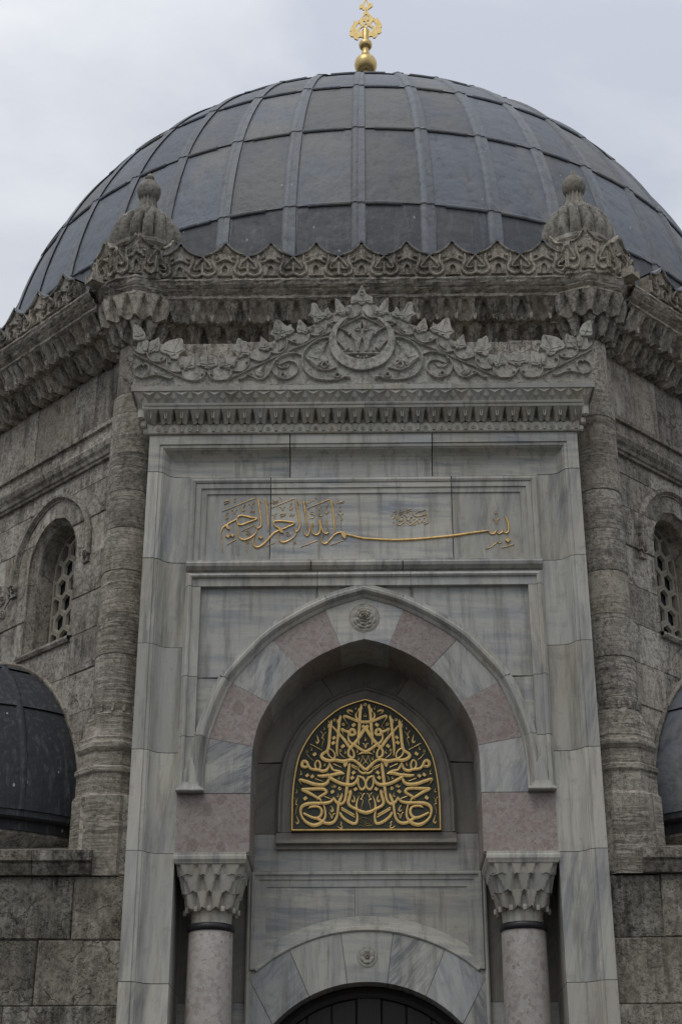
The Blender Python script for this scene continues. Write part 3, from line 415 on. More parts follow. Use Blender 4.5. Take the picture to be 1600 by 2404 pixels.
for deg in FACES:
    op = [-WC, WC] if deg else []
    core = MB()
    rows = list(zip([0] + COURSES, COURSES + [10.62]))
    for z0, z1 in rows:
        if deg == 0 and z0 < 8.79:
            for s_ in (-1, 1): box(core, min(s_ * 1.9, s_ * HW), max(s_ * 1.9, s_ * HW), .03, .55, z0, z1)
            continue
        for p in row_pieces(z0, z1, -HW, HW, [], op):
            prism(core, p, .03, .55, 0)
    wall = put('wall', core, M['mortar'], maus, face(deg))
    zs = COURSES if deg else [7.99, 8.42, 8.80, 9.02]
    for i, (z0, z1) in enumerate(zip(zs, zs[1:])):
        jj = wobble(-HW, HW, 5 if i % 2 else 6, .12)
        for p in row_pieces(z0, z1, -HW, HW, jj, op):
            if deg == 0 and z1 < 8.9 and min(abs(x) for x, z in p) < 1.9: continue
            mb = prism(MB(), ragged(p), random.uniform(-.010, .006), .30, .007, .010)
            put('stone_block', mb, M['stone'], wall)
    jj = wobble(-HW, HW, 8, .12)
    for a, b in zip([-HW] + jj, jj + [HW]):
        put('stone_slab', prism(MB(), ragged([(a, 9.41), (b, 9.41), (b, 10.16), (a, 10.16)]), random.uniform(-.010, .008), .25, .007, .010), M['stone'], wall)
    # string course in lengths
    jj = [-HW] + wobble(-HW, HW, 4, .2) + [HW]
    prof = [(0, .0), (0, -.035), (.025, -.04), (.035, -.06), (.07, -.072), (.10, -.10), (.15, -.12), (.18, -.115), (.195, -.095), (.20, -.055), (.355, -.05), (.36, -.085), (.405, -.092), (.41, 0)]
    for a, b in zip(jj, jj[1:]):
        put('string_moulding', sweep(MB(), [(a + .002, 9.0), (b - .002, 9.0)], prof), M['stone'], wall)
# plain rear walls of the octagon
rear = MB()
for deg in (90, 135, 180, 225, 270):
    F = face(deg); k = MB(); box(k, -HW, HW, 0, .5, 0, 10.7); rear.add([F @ Vector(v) for v in k.v], k.f)
put('rear_wall', rear, M['stone'], maus)
lid = MB(); n8 = [(6.1 * math.cos(R(22.5 + 45 * i)), YC + 6.1 * math.sin(R(22.5 + 45 * i))) for i in range(8)]
lid.add([(x, y, 10.62) for x, y in n8] + [(x, y, 10.75) for x, y in n8], [tuple(range(8)), tuple(range(15, 7, -1))] + [(i, (i + 1) % 8, 8 + (i + 1) % 8, 8 + i) for i in range(8)])
put('roof_deck', lid, M['lead_dark'], maus)

# windows with pointed heads, plaster grilles and glass
wpath = [(.43, 7.15), (.43, 7.8)] + [(x, z) for x, z in rev(WOUT)] + [(-x, z) for x, z in WOUT[1:]] + [(-.43, 7.8), (-.43, 7.15)]
win_me = sweep(MB(), wpath, [(0, -.004), (.0, .02), (.055, .075), (.06, .085), (.06, .40)]).mesh('window', 25)
hood = [(.66, 8.02), (.66, 8.15), (.645, 8.3), (.59, 8.46), (.49, 8.60), (.36, 8.71), (.2, 8.80), (.1, 8.83), (0, 8.845)]
hood = hood + [(-x, z) for x, z in rev(hood[:-1])]
hb = MB(); sweep(hb, hood, [(-.045, .0), (-.045, -.02), (-.03, -.045), (0, -.05), (.015, -.03), (.02, -.012), (.035, -.012), (.035, 0)])
for s_ in (-1, 1):
    sp = [(s_ * (.66 + .05 * math.cos(t) * (1 - t / 14)) - s_ * .0, 7.985 + .05 * math.sin(t) * (1 - t / 14), .022) for t in [k * .55 for k in range(18)]]
    stroke(hb, sp, 0, .055, 1)
    box(hb, s_ * .66 - .05, s_ * .66 + .05, -.035, .02, 7.90, 7.955)
hood_me = hb.mesh('hood_moulding', 30)
sill_me = sweep(MB(), [(-.47, 7.10), (.47, 7.10)], [(0, .02), (0, -.035), (.03, -.055), (.055, -.055), (.06, -.03), (.075, .02), (.075, .4)]).mesh('sill')
gm = MB(); HX = .125; HZ = .125
def hexring(mb, cx, cz, r, wd):
    p = [(cx + r * math.cos(R(60 * k + 30)) * 1.0, cz + r * 1.15 * math.sin(R(60 * k + 30))) for k in range(6)]
    sweep(mb, p, [(wd, .31), (wd * .75, .275), (-wd * .2, .275), (-wd * .2, .325)], closed=True)
def inside(x, z): return 7.14 < z and abs(x) < (hw(z + .03) - .03)
rr = .116
for i in range(-3, 4):
    for j in range(0, 8):
        cx = i * rr * 1.732 + (j % 2) * rr * .866; cz = 7.16 + j * rr * 1.5 * 1.15
        if abs(cx) < .38 and cz < 8.55 and (cz < 8.2 or abs(cx) < hw(cz)): hexring(gm, cx, cz, rr, .034)
sweep(gm, [(x * .84, z if z < 7.2 else z - .05) for x, z in wpath], [(0, .27), (.03, .27), (.03, .34)])
grille_me = gm.mesh('grille'); pane_me = prism(MB(), [(x * .86, z - .02) for x, z in wpath], .34, .35, 0).mesh('glass_pane')
ornm = MB()
for s_ in (-1, 1):
    for (cx, cz, r, d) in ((.53, 8.0, .075, 1), (.38, 7.93, .06, -1), (.25, 8.08, .06, 1), (.40, 7.76, .055, 1), (.22, 7.82, .07, -1), (.30, 7.62, .05, 1), (.12, 7.66, .06, -1), (.1, 8.2, .06, 1), (.13, 7.96, .05, -1)):
        sp = [(s_ * (cx + d * r * math.cos(t) * (1 - t / 12)), cz + r * math.sin(t) * (1 - t / 12), .026) for t in [k * .6 - 1.2 for k in range(17)]]
        stroke(ornm, sp, 0, .03, 1)
    stroke(ornm, [(s_ * .60, 7.98, .03), (s_ * .5, 7.9, .035), (s_ * .44, 7.84, .03), (s_ * .33, 7.72, .035), (s_ * .22, 7.62, .03), (s_ * .05, 7.45, .02)], 0, .022)
    stroke(ornm, [(s_ * .58, 8.35, .03), (s_ * .56, 8.2, .03), (s_ * .58, 8.08, .03)], 0, .028)
orn_me = ornm.mesh('arabesque_relief', 40)
for deg in (-45, 45):
    for s_ in (-1, 1):
        W = put('window', win_me, M['stone'], maus, face(deg) @ Matrix.Translation((s_ * WC, 0, 0)))
        put('hood_moulding', hood_me, M['stone'], W); put('sill', sill_me, M['stone_g'], W)
        put('grille', grille_me, M['grille'], W); put('glass_pane', pane_me, M['glass'], W)
    put('arabesque_relief', orn_me, M['stone'], maus, face(deg))
    # dark room behind the panes
    rm = MB(); box(rm, -HW + .1, HW - .1, .8, .82, 6.8, 9.0); put('inner_wall', rm, M['mortar'], maus, face(deg))

# ---- cornice: two tiers of hollow niches, mouldings, pierced looking cresting with a lead cap
def niche_cell(wd, z0, z1, o0, o1, rec, scal, nu=14, nv=7, back=0.0, lip=True, drop=0.0, hwid0=.78, tongue=0.0):
    mb = MB(); vs = []
    ts = [0] + [k / nv for k in range(nv + 1)]
    for q, t in enumerate(ts):
        for i in range(nu + 1):
            a = -1 + 2 * i / nu; half = hwid0 * max(1 - t, 0) ** .75
            d = rec * min(1, max(0, 1 - abs(a) / half) * 2.6) if half > .02 else 0
            if tongue: d -= tongue * rec * max(0, 1 - abs(a) * 3.2) * max(0, 1 - t * 2.2)
            o = o0 + (o1 - o0) * (t ** 1.15 if t < 1 else 1)
            z = z0 + (z1 - z0) * t - scal * (1 - abs(a) ** 1.6) * (1 - t) ** 2 + scal * .35 * (abs(a) > .99) * (1 - t) ** 2
            y = -(o - d) if q else -back
            vs.append((a * wd / 2, y, z))
    fs = []
    for q in range(len(ts) - 1):
        for i in range(nu): fs.append((q * (nu + 1) + i, q * (nu + 1) + i + 1, (q + 1) * (nu + 1) + i + 1, (q + 1) * (nu + 1) + i))
    mb.add(vs, fs)
    if lip:   # ribs framing the hollow
        for s_ in (-1, 1):
            rib = [(s_ * wd / 2 * .97, z0 + (z1 - z0) * .04), (s_ * wd / 2 * .80, z0 + (z1 - z0) * .45), (s_ * wd / 2 * .74, z0 + (z1 - z0) * .97)]
            for (xa, za), (xb, zb) in zip(rib, rib[1:]):
                ta, tb = (za - z0) / (z1 - z0), (zb - z0) / (z1 - z0)
                oa, ob = o0 + (o1 - o0) * ta ** 1.15, o0 + (o1 - o0) * tb ** 1.15; e = wd * .035
                mb.add([(xa - e, -oa, za), (xa, -oa - .012, za), (xa + e, -oa, za), (xb - e, -ob, zb), (xb, -ob - .012, zb), (xb + e, -ob, zb)], [(0, 1, 4, 3), (1, 2, 5, 4)])
    if drop:
        xx = wd / 2; o = o0 + (o1 - o0) * .05
        mb.add([(xx - drop, -o - drop, z0 + .03), (xx + drop, -o - drop, z0 + .03), (xx + drop, -o + drop, z0 + .03), (xx - drop, -o + drop, z0 + .03),
                (xx - drop * .5, -o - drop * .5, z0 - drop * 1.5), (xx + drop * .5, -o - drop * .5, z0 - drop * 1.5), (xx + drop * .5, -o + drop * .5, z0 - drop * 1.5), (xx - drop * .5, -o + drop * .5, z0 - drop * 1.5)],
               [(0, 1, 5, 4), (1, 2, 6, 5), (2, 3, 7, 6), (3, 0, 4, 7), (4, 5, 6, 7)])
    return mb
NC = 24; CW = 4.7 / NC
cellA = [niche_cell(CW, 10.17, 10.365, .13, .25, .10, .03, drop=.0, hwid0=.62, tongue=.7).mesh('muqarnas_niche', 30), niche_cell(CW, 10.175, 10.36, .12, .25, .09, .045, hwid0=.75, tongue=.9).mesh('muqarnas_niche', 30)]
cellB = [niche_cell(CW, 10.36, 10.555, .345, .45, .06, .018, drop=.022, hwid0=.86, tongue=.6).mesh('muqarnas_niche', 30), niche_cell(CW, 10.365, 10.555, .335, .445, .07, .030, drop=.018, hwid0=.72, tongue=.8).mesh('muqarnas_niche', 30)]
def eroded(me, amp, seed):
    m = me.copy(); rg = random.Random(seed)
    for v in m.vertices: v.co += Vector((rg.uniform(-amp, amp), rg.uniform(-amp, amp), rg.uniform(-amp, amp)))
    return m
cellA = [eroded(m, .007, k) for k in range(3) for m in cellA]; cellB = [eroded(m, .006, k + 9) for k in range(3) for m in cellB]
cprof = [(0, 0), (0, -.43), (.012, -.46), (.03, -.465), (.04, -.445), (.055, -.445), (.075, -.48), (.09, -.50), (.10, -.495), (.11, -.515), (.13, -.54), (.15, -.55), (.165, -.565), (.185, -.565), (.185, -.40)]
S_, _ = decode(CREST)
cb = MB(); out_ = [(-.2375, .275), (-.20, .29), (-.148, .31), (-.08, .365), (-.03, .42), (0, .45)]
out_ = out_ + mir(rev(out_[:-1]))
prism(cb, [(-.2375, 0)] + out_ + [(.2375, 0)], -.55, -.43, .004)
for p in S_:
    for m_ in (False, True): stroke(cb, [(x, z - 10.70, wd * 1.1) for x, z, wd in p], -.55, .034, 2, mirror=m_, base=-.004)
crest_me = cb.mesh('cresting_panel', 35)
cap_me = sweep(MB(), out_, [(0, -.575), (.016, -.58), (.018, -.42), (0, -.415)]).mesh('lead_capping')
for deg in FACES:
    Fm = face(deg)
    cb_ = sweep(MB(), [(-2.42 + 4.84 * k / 76, 10.53) for k in range(77)], cprof).mesh('cornice')
    cor = put('cornice', eroded(cb_, .0055, deg), M['stone_g'], maus, Fm)
    for i in range(NC):
        x = -2.35 + CW * (i + .5)
        put('muqarnas_niche', random.choice(cellA), M[random.choice(('stone_g', 'stone', 'stone_g'))], cor, Matrix.Translation((x, 0, random.uniform(-.004, .004))))
        put('muqarnas_niche', random.choice(cellB), M[random.choice(('stone_g', 'stone'))], cor, Matrix.Translation((x, random.uniform(-.006, .006), 0)))
    for i in range(-4, 5):
        q = put('cresting_panel', crest_me, M['stone_g'] if i % 2 else M['stone'], cor, Matrix.Translation((i * .475, random.uniform(-.006, .006), 10.70 + random.uniform(-.006, .006))))
        put('lead_capping', cap_me, M['lead_roll'], cor, Matrix.Translation((i * .475, 0, 10.70)))
    bm_ = MB(); box(bm_, -2.42, 2.42, -.42, .1, 10.55, 10.85); put('parapet_backing', bm_, M['stone_g'], cor)
rc = MB()
for deg in (90, 135, 180, 225, 270):
    F = face(deg); k = MB(); sweep(k, [(-2.6, 10.53), (2.6, 10.53)], cprof); 
    for i in range(-5, 6): prism(k, [(x + i * .475, z + 10.70) for x, z in [(-.2375, 0)] + out_ + [(.2375, 0)]], -.55, -.43, 0)
    rc.add([F @ Vector(v) for v in k.v], k.f)
put('rear_cornice', rc, M['stone_g'], maus)

# ---- corner shafts: round drums on an octagonal foot
for sx, sy, mw in ((-1, .5, None), (1, .5, None)):
    cx = sx * 2.35
    foot = put('corner_column', lathe(MB(), [(.36, 4.55), (.36, 5.27), (.335, 5.30), (.335, 5.48), (.355, 5.50), (.355, 5.54), (.325, 5.56), (.325, 5.69), (.34, 5.70), (.36, 5.73), (.36, 5.77), (.33, 5.79), (.325, 5.81), (.33, 5.83), (.31, 5.85), (.275, 5.98), (.26, 6.06)], 8, cx, sy, 0, a0=R(22.5), a1=R(382.5)), M['stone_b'], maus)
    z = 6.04
    rg = lathe(MB(), [(.235, 0), (.245, .01), (.245, .04), (.232, .05), (.232, .13), (.24, .14), (.24, .16), (.228, .17)], 28, cx, sy, z); put('collar_ring', rg.mesh('collar_ring', 40), M['stone_b'], foot)
    for k in range(14):
        a = 2 * PI * k / 14; bb = MB(); box(bb, -.012, .012, -.012, .01, .06, .125)
        mm = Matrix.Translation((cx, sy, z)) @ Matrix.Rotation(a, 4, 'Z') @ Matrix.Translation((0, -.236, 0)); put('tooth', MB().add([mm @ Vector(v) for v in bb.v], bb.f), M['stone_b'], foot)
    z = 6.21
    while z < 9.45:
        h = min(random.uniform(.40, .46), 9.5 - z)
        r = .228 + random.uniform(-.004, .006)
        mb = lathe(MB(), [(r - .012, 0), (r - .001, .004), (r, .012), (r + .001, h * .5), (r, h - .012), (r - .001, h - .004), (r - .012, h)], 28, cx + random.uniform(-.003, .003), sy, z, fn=lambda a, t, zz: 1 + .004 * math.sin(5 * a + 9 * t) * math.sin(7 * t + a))
        put('drum', mb.mesh('drum', 40), M['stone_b'], foot); z += h
    mb = lathe(MB(), [(.225, 9.5), (.20, 9.52), (.198, 9.8), (.198, 10.2)], 28, cx, sy, 0); put('upper_shaft', mb.mesh('upper_shaft', 40), M['stone'], foot)

# ---- great dome: lead sheets between raised rolls
DC = Vector((.065, YC, 11.925)); DR = 5.36; NR = 42; OFF = -1.4
LAT = [-9, 6.1, 20.8, 34.9, 48.3, 61, 72.5, 82]
dome = put('dome', lathe(MB(), [(5.30, 10.7), (5.30, 11.2)] + [(5.30 * math.cos(R(l)), 11.93 + 5.30 * math.sin(R(l))) for l in range(-6, 91, 6)], 48, DC.x, DC.y, 0), M['lead_dark'], maus)
def patch(Rh, Rv, a0, a1, l0, l1, nu, nv, lap=.022, under=0.0):
    mb = MB(); vs = []
    for j in range(nv + 1):
        t = j / nv; l = l0 + (l1 - l0) * t - (.35 if j == 0 else 0)
        for i in range(nu + 1):
            a = a0 + (a1 - a0) * i / nu; k = 1 + (lap * (1 - t) + .004) / Rh - .0012 * math.sin(PI * i / nu)
            vs.append((Rh * k * math.cos(l) * math.sin(a), -Rh * k * math.cos(l) * math.cos(a), Rv * k * math.sin(l)))
    for i in range(nu + 1):       # turned lower lip
        x, y, z = vs[i]; vs.append((x * .992, y * .992, z - .004))
    fs = [(j * (nu + 1) + i, j * (nu + 1) + i + 1, (j + 1) * (nu + 1) + i + 1, (j + 1) * (nu + 1) + i) for j in range(nv) for i in range(nu)]
    b = (nv + 1) * (nu + 1); fs += [(b + i, b + i + 1, i + 1, i) for i in range(nu)]
    return mb.add(vs, fs)
def patch_r(Rh, Rv, a0, a1, l0, l1, nu, nv, lap):
    mb = MB(); vs = []
    for j in range(nv + 1):
        t = j / nv; l = R(l0 + (l1 - l0) * t)
        for i in range(nu + 1):
            a = R(a0 + (a1 - a0) * i / nu); k = 1 + (lap * (1 - t) + .004) / Rh
            vs.append((Rh * k * math.cos(l) * math.sin(a), -Rh * k * math.cos(l) * math.cos(a), Rv * k * math.sin(l)))
    for i in range(nu + 1): x, y, z = vs[i]; vs.append((x * .993, y * .993, z - .003))
    fs = [(j * (nu + 1) + i, j * (nu + 1) + i + 1, (j + 1) * (nu + 1) + i + 1, (j + 1) * (nu + 1) + i) for j in range(nv) for i in range(nu)]
    b = (nv + 1) * (nu + 1); fs += [(b + i, b + i + 1, i + 1, i) for i in range(nu)]
    return mb.add(vs, fs)
def tube(mb, pts, r, n=8, nrm=None):
    """half round bead along 3D points; nrm gives the outward direction"""
    vs = []
    for i, p in enumerate(pts):
        a = pts[max(i - 1, 0)]; b = pts[min(i + 1, len(pts) - 1)]; t = (b - a).normalized(); o = nrm(p); s_ = t.cross(o).normalized()
        for k in range(n + 1):
            g_ = PI * k / n; vs.append(p + s_ * math.cos(g_) * r + o * (math.sin(g_) * r * .9 - .012))
    fs = [(i * (n + 1) + k, i * (n + 1) + k + 1, (i + 1) * (n + 1) + k + 1, (i + 1) * (n + 1) + k) for i in range(len(pts) - 1) for k in range(n)]
    e = (len(pts) - 1) * (n + 1); fs += [tuple(range(n + 1)), tuple(e + k for k in range(n, -1, -1))]
    return mb.add(vs, fs)
da = 360 / NR; sphn = lambda p: p.normalized()
def onsph(r, l, a): return Vector((r * math.cos(R(l)) * math.sin(R(a)), -r * math.cos(R(l)) * math.cos(R(a)), r * math.sin(R(l))))
T = Matrix.Translation(DC)
for k, (l0, l1) in enumerate(zip(LAT, LAT[1:])):
    vers = []
    for q in range(3):
        mb = patch_r(DR, DR, 0, da, l0, l1, 4, 6, .02)
        if k:   # short batten over part of the seam
            a_, b_ = [(1.2, 7.0), (2.6, 8.0), (.9, 5.8)][q]
            tube(mb, [onsph(DR + .03, l0 + .0, a) for a in (a_, (a_ + b_) / 2, b_)], .026, 4, sphn)
        vers.append(mb.mesh('lead_sheet', 30))
    for i in range(NR):
        dl = [0, .25, -.2, .12, -.1][(i * 7 + k * 3) % 5]
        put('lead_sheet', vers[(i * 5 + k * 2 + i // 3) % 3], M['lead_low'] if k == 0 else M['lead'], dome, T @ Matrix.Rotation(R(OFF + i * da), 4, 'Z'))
rm_ = MB()
for l0, l1 in zip(LAT, LAT[1:]):
    tube(rm_, [onsph(DR + .012 - .012 * t, l0 + (l1 - l0) * t, 0) for t in [q / 6 for q in range(7)]], .058, 6, sphn)
    tube(rm_, [onsph(DR + .004, l0 + (l1 - l0) * t, 1.25) for t in [q / 6 for q in range(7)]], .022, 4, sphn)
    tube(rm_, [onsph(DR + .03, l0 + .1, a) for a in (-.5, 0, .5)], .03, 4, sphn)
fl = MB()
for l0, l1 in zip(LAT, LAT[1:]):
    fl2 = patch_r(DR + .026, DR + .026, 0.1, 1.2, l0, l1, 1, 6, .012); fl.add(fl2.v, fl2.f)
flash_me = fl.mesh('seam_flashing', 40)
roll_me = rm_.mesh('seam_roll', 50)
for i in range(NR):
    put('seam_roll', roll_me, M['lead_roll'], dome, T @ Matrix.Rotation(R(OFF + i * da), 4, 'Z'))
    put('seam_flashing', flash_me, M['lead_roll'], dome, T @ Matrix.Rotation(R(OFF + i * da), 4, 'Z'))

# ================================================================= golden finial on the dome
fx, fy = .092, YC
fin_ = thing('dome_finial', 'tall gilded finial with pierced leaf plate on top of the big dome', 'finial', (fx, fy, 17.2))
fprof = [(.16, 17.2), (.14, 17.6), (.075, 18.0), (.072, 19.0), (.074, 19.04), (.11, 19.05), (.15, 19.09), (.178, 19.15), (.188, 19.21), (.18, 19.27), (.15, 19.33), (.11, 19.375), (.075, 19.41), (.066, 19.435), (.068, 19.46), (.06, 19.475), (.056, 19.50), (.058, 19.565)]
put('stem', lathe(MB(), fprof[:5], 28, fx, fy).mesh('stem', 50), M['gold_side'], fin_)
put('ball', lathe(MB(), fprof[4:], 32, fx, fy).mesh('ball', 50), M['gold_side'], fin_)
put('small_ball', lathe(MB(), [(.055, 19.55), (.085, 19.565), (.106, 19.60), (.112, 19.64), (.10, 19.685), (.07, 19.715), (.05, 19.725), (.05, 19.95), (.03, 19.99)], 28, fx, fy).mesh('small_ball', 50), M['gold_side'], fin_)
_, FO = decode(FIN); _, FHs = decode(FINH)
FHs = [[(sum(a for a, b in h) / len(h) + (x - sum(a for a, b in h) / len(h)) * 1.22, sum(b for a, b in h) / len(h) + (z - sum(b for a, b in h) / len(h)) * 1.22) for x, z in h] for h in FHs]
bm = bmesh.new()
def plate(polys, holes, y0, y1):
    loops = [[Vector((x, z, 0)) for x, z in (p if area2(p) > 0 else rev(p))] for p in polys] + [[Vector((x, z, 0)) for x, z in (p if area2(p) < 0 else rev(p))] for p in holes]
    tri = tessellate_polygon(loops); flat = [v for l in loops for v in l]; n = len(flat); mb = MB()
    vs = [(v.x, y0, v.y) for v in flat] + [(v.x, y1, v.y) for v in flat]; fs = [tuple(t) for t in tri] + [(t[2] + n, t[1] + n, t[0] + n) for t in tri]
    o = 0
    for l in loops:
        for i in range(len(l)): j = (i + 1) % len(l); fs.append((o + i, o + j, o + j + n, o + i + n))
        o += len(l)
    return mb.add(vs, fs)
put('leaf_plate', plate(FO, FHs, YC - .014, YC + .014), M['gold_side'], fin_)

# ================================================================= corner turrets on the parapet
def oct_(a): return math.cos(PI / 8) / math.cos(((a) % (PI / 4)) - PI / 8)
def ring_tier(cx, cy, r0, r1, z0, z1, nc, rec, scal, seed):
    rg = random.Random(seed); n = nc * 10; nv = 6; mb = MB(); vs = []
    for q in range(nv + 2):
        t = max(q - 1, 0) / nv
        for i in range(n):
            a = 2 * PI * i / n; ph = abs(((a * nc / (2 * PI)) % 1) * 2 - 1); half = .8 * max(1 - t, 0) ** .75
            d = rec * min(1, max(0, 1 - ph / half) * 2.4) if half > .02 else 0
            r = (r0 + (r1 - r0) * t) * (oct_(a) * .55 + .45) - d + rg.uniform(-.003, .003)
            if q == 0: r = r0 - rec - .06
            vs.append((cx + r * math.cos(a), cy + r * math.sin(a), z0 + (z1 - z0) * t - scal * (1 - ph ** 1.5) * (1 - t) ** 2))
    fs = [(q * n + i, q * n + (i + 1) % n, (q + 1) * n + (i + 1) % n, (q + 1) * n + i) for q in range(nv + 1) for i in range(n)]
    return mb.add(vs, fs)
for sx, lab in ((-1, 'left stone corner turret with ribbed bulbous cap and crumbling carved parapet'), (1, 'right stone corner turret with crisp ribbed bulbous cap and band')):
    cx, cy = sx * 2.35, .5
    tu = thing('corner_turret', lab, 'turret', (cx, cy, 10.1), 'stone turrets at the front corners of the parapet')
    put('muqarnas_tier', ring_tier(cx, cy, .30, .37, 10.12, 10.34, 12, .085, .035, 1 + sx).mesh('muqarnas_tier', 30), M['stone'], tu)
    put('muqarnas_tier', ring_tier(cx, cy, .43, .485, 10.33, 10.55, 16, .06, .03, 5 + sx).mesh('muqarnas_tier', 30), M['stone_g'], tu)
    mp_ = [(.38, 10.53), (.48, 10.53), (.50, 10.55), (.50, 10.575), (.48, 10.585), (.495, 10.60), (.52, 10.62), (.515, 10.635), (.53, 10.65), (.545, 10.67), (.55, 10.70), (.565, 10.715), (.565, 10.73), (.53, 10.735), (.52, 11.0), (.40, 11.0)]
    put('moulding', eroded(lathe(MB(), mp_, 64, cx, cy, 0, fn=lambda a, t, z: oct_(a) * .97).mesh('moulding'), .006, 3), M['stone_g'], tu)
    sc_ = .50 * 2 * math.tan(PI / 8) / .475
    for k in range(8):
        F = Matrix.Translation((cx, cy, 10.715)) @ Matrix.Rotation(k * PI / 4 , 4, 'Z') @ Matrix.Translation((0, -.505 + .55, 0)) @ Matrix.Diagonal((sc_, 1, 1.26, 1))
        put('cresting_panel', eroded(crest_me, .004 if sx > 0 else .008, k + 3 * sx), M['stone_g'] if (k + sx) % 2 else M['stone'], tu, F)
    ribs = lambda a, t, z: 1 + (.26 * abs(math.sin(8 * (a + 1.1 * max(0, (z - 11.60)) * sx))) ** .55 - .16 if z > 11.35 else 0)
    dp = [(.395, 11.05), (.40, 11.24), (.425, 11.27), (.425, 11.31), (.405, 11.33), (.408, 11.40), (.404, 11.47), (.388, 11.55), (.36, 11.63), (.318, 11.71), (.26, 11.78), (.20, 11.835), (.15, 11.875), (.118, 11.91)]
    put('ribbed_cap', lathe(MB(), [(r_ * .93, z_) for r_, z_ in dp], 192, cx, cy, 0, fn=ribs).mesh('ribbed_cap', 35), M['stone_s'], tu)
    nk = [(.135, 11.87), (.112, 11.92), (.095, 11.97), (.085, 12.03), (.085, 12.08)]
    put('twisted_neck', lathe(MB(), nk, 96, cx, cy, 0, fn=lambda a, t, z: 1 + .11 * math.sin(12 * (a + sx * 9 * (z - 11.86)))).mesh('twisted_neck', 60), M['stone_s'], tu)
    bp = [(.07, 12.06), (.10, 12.08), (.122, 12.12), (.132, 12.17), (.13, 12.21), (.115, 12.25), (.10, 12.265), (.10, 12.275), (.075, 12.30), (.04, 12.315)]
    put('stone_ball', lathe(MB(), bp, 36, cx, cy).mesh('stone_ball', 60), M['stone_s'], tu)
    tp = [(.038, 12.30), (.036, 12.335), (.05, 12.345), (.052, 12.375), (.035, 12.385), (.028, 12.41), (.01, 12.43)] if sx < 0 else [(.045, 12.30), (.036, 12.33), (.036, 12.36), (.026, 12.37), (.022, 12.40), (.008, 12.41)]
    put('knob', lathe(MB(), tp, 20, cx, cy).mesh('knob', 60), M['stone_s'], tu)
    spm = MB(); box(spm, -.075, .075, -.66, -.42, .0, .04); box(spm, -.075, -.055, -.66, -.42, .04, .10); box(spm, .055, .075, -.66, -.42, .04, .10)
    put('water_spout', spm, M['stone_g'], tu, Matrix.Translation((cx, cy, 10.72)) @ Matrix.Rotation(R(sx * 50), 4, 'Z'))

# ================================================================= lower block walls and ledges beside the portal
for sx, lab in ((-1, 'rough dark limestone wall with moulded ledge left of the marble portal'), (1, 'rough dark limestone wall with moulded ledge right of the marble portal')):
    lw = thing('lower_wall', lab, 'wall', (sx * 3.6, .3, 0))
    yf = .2; c = MB(); box(c, min(sx * 2.05, sx * 5.4), max(sx * 2.05, sx * 5.4), yf + .03, 1.2, 0, 4.52); put('core', c, M['mortar_w'], lw)
    zr = [0, .6, 1.2, 1.8, 2.35, 2.9, 3.45, 4.0, 4.55]
    for i, (z0, z1) in enumerate(zip(zr, zr[1:])):
        xs = [2.06] + [2.06 + d for d in ([.52, 1.35, 2.2, 2.9] if i == 7 else [.80, 1.55, 2.3, 3.0] if i == 6 else [1.05, 1.9, 2.6] if i == 5 else [.6, 1.4, 2.3])] + [5.4]
        for a, b in zip(xs, xs[1:]):
            p = [(sx * a, z0), (sx * b, z0), (sx * b, z1), (sx * a, z1)]
            put('stone_block', prism(MB(), ragged(p, .009), yf + random.uniform(-.012, .014), yf + .3, .012, .016), M['stone_low'], lw)
    lp = [(0, .22), (0, .15), (.03, .135), (.07, .115), (.10, .11), (.105, .085), (.115, .075), (.20, .075), (.205, .10), (.40, .85), (.40, 1.1)]
    xs = [2.42, 2.95, 3.7, 4.5, 5.4]
    for a, b in zip(xs, xs[1:]):
        mb = MB(); sweep(mb, [(min(sx * a, sx * b) + .003, 4.555), (max(sx * a, sx * b) - .003, 4.555)], lp)
        xe = sx * a + (.003 if sx < 0 else .003) * (-1 if sx < 0 else 1)
        mb.add([(sx * a - (.003 if sx < 0 else -.003), y, 4.555 + u) for u, y in lp] + [(sx * a - (.003 if sx < 0 else -.003), 1.1, 4.555)], [tuple(range(len(lp) + 1))])
        put('ledge_stone', mb, M['stone_low'], lw)
    # upper return beside the ledge, carrying the corner shaft
    for (a, b, z0, z1) in ((2.08, 2.30, 4.56, 5.28), (2.30, 2.58, 4.56, 5.28)):
        put('stone_block', prism(MB(), ragged([(sx * a, z0), (sx * b, z0), (sx * b, z1), (sx * a, z1)], .005), .19 + random.uniform(0, .01) + (.02 if a > 2.2 else 0), .7, .01, .012), M['stone'], lw)

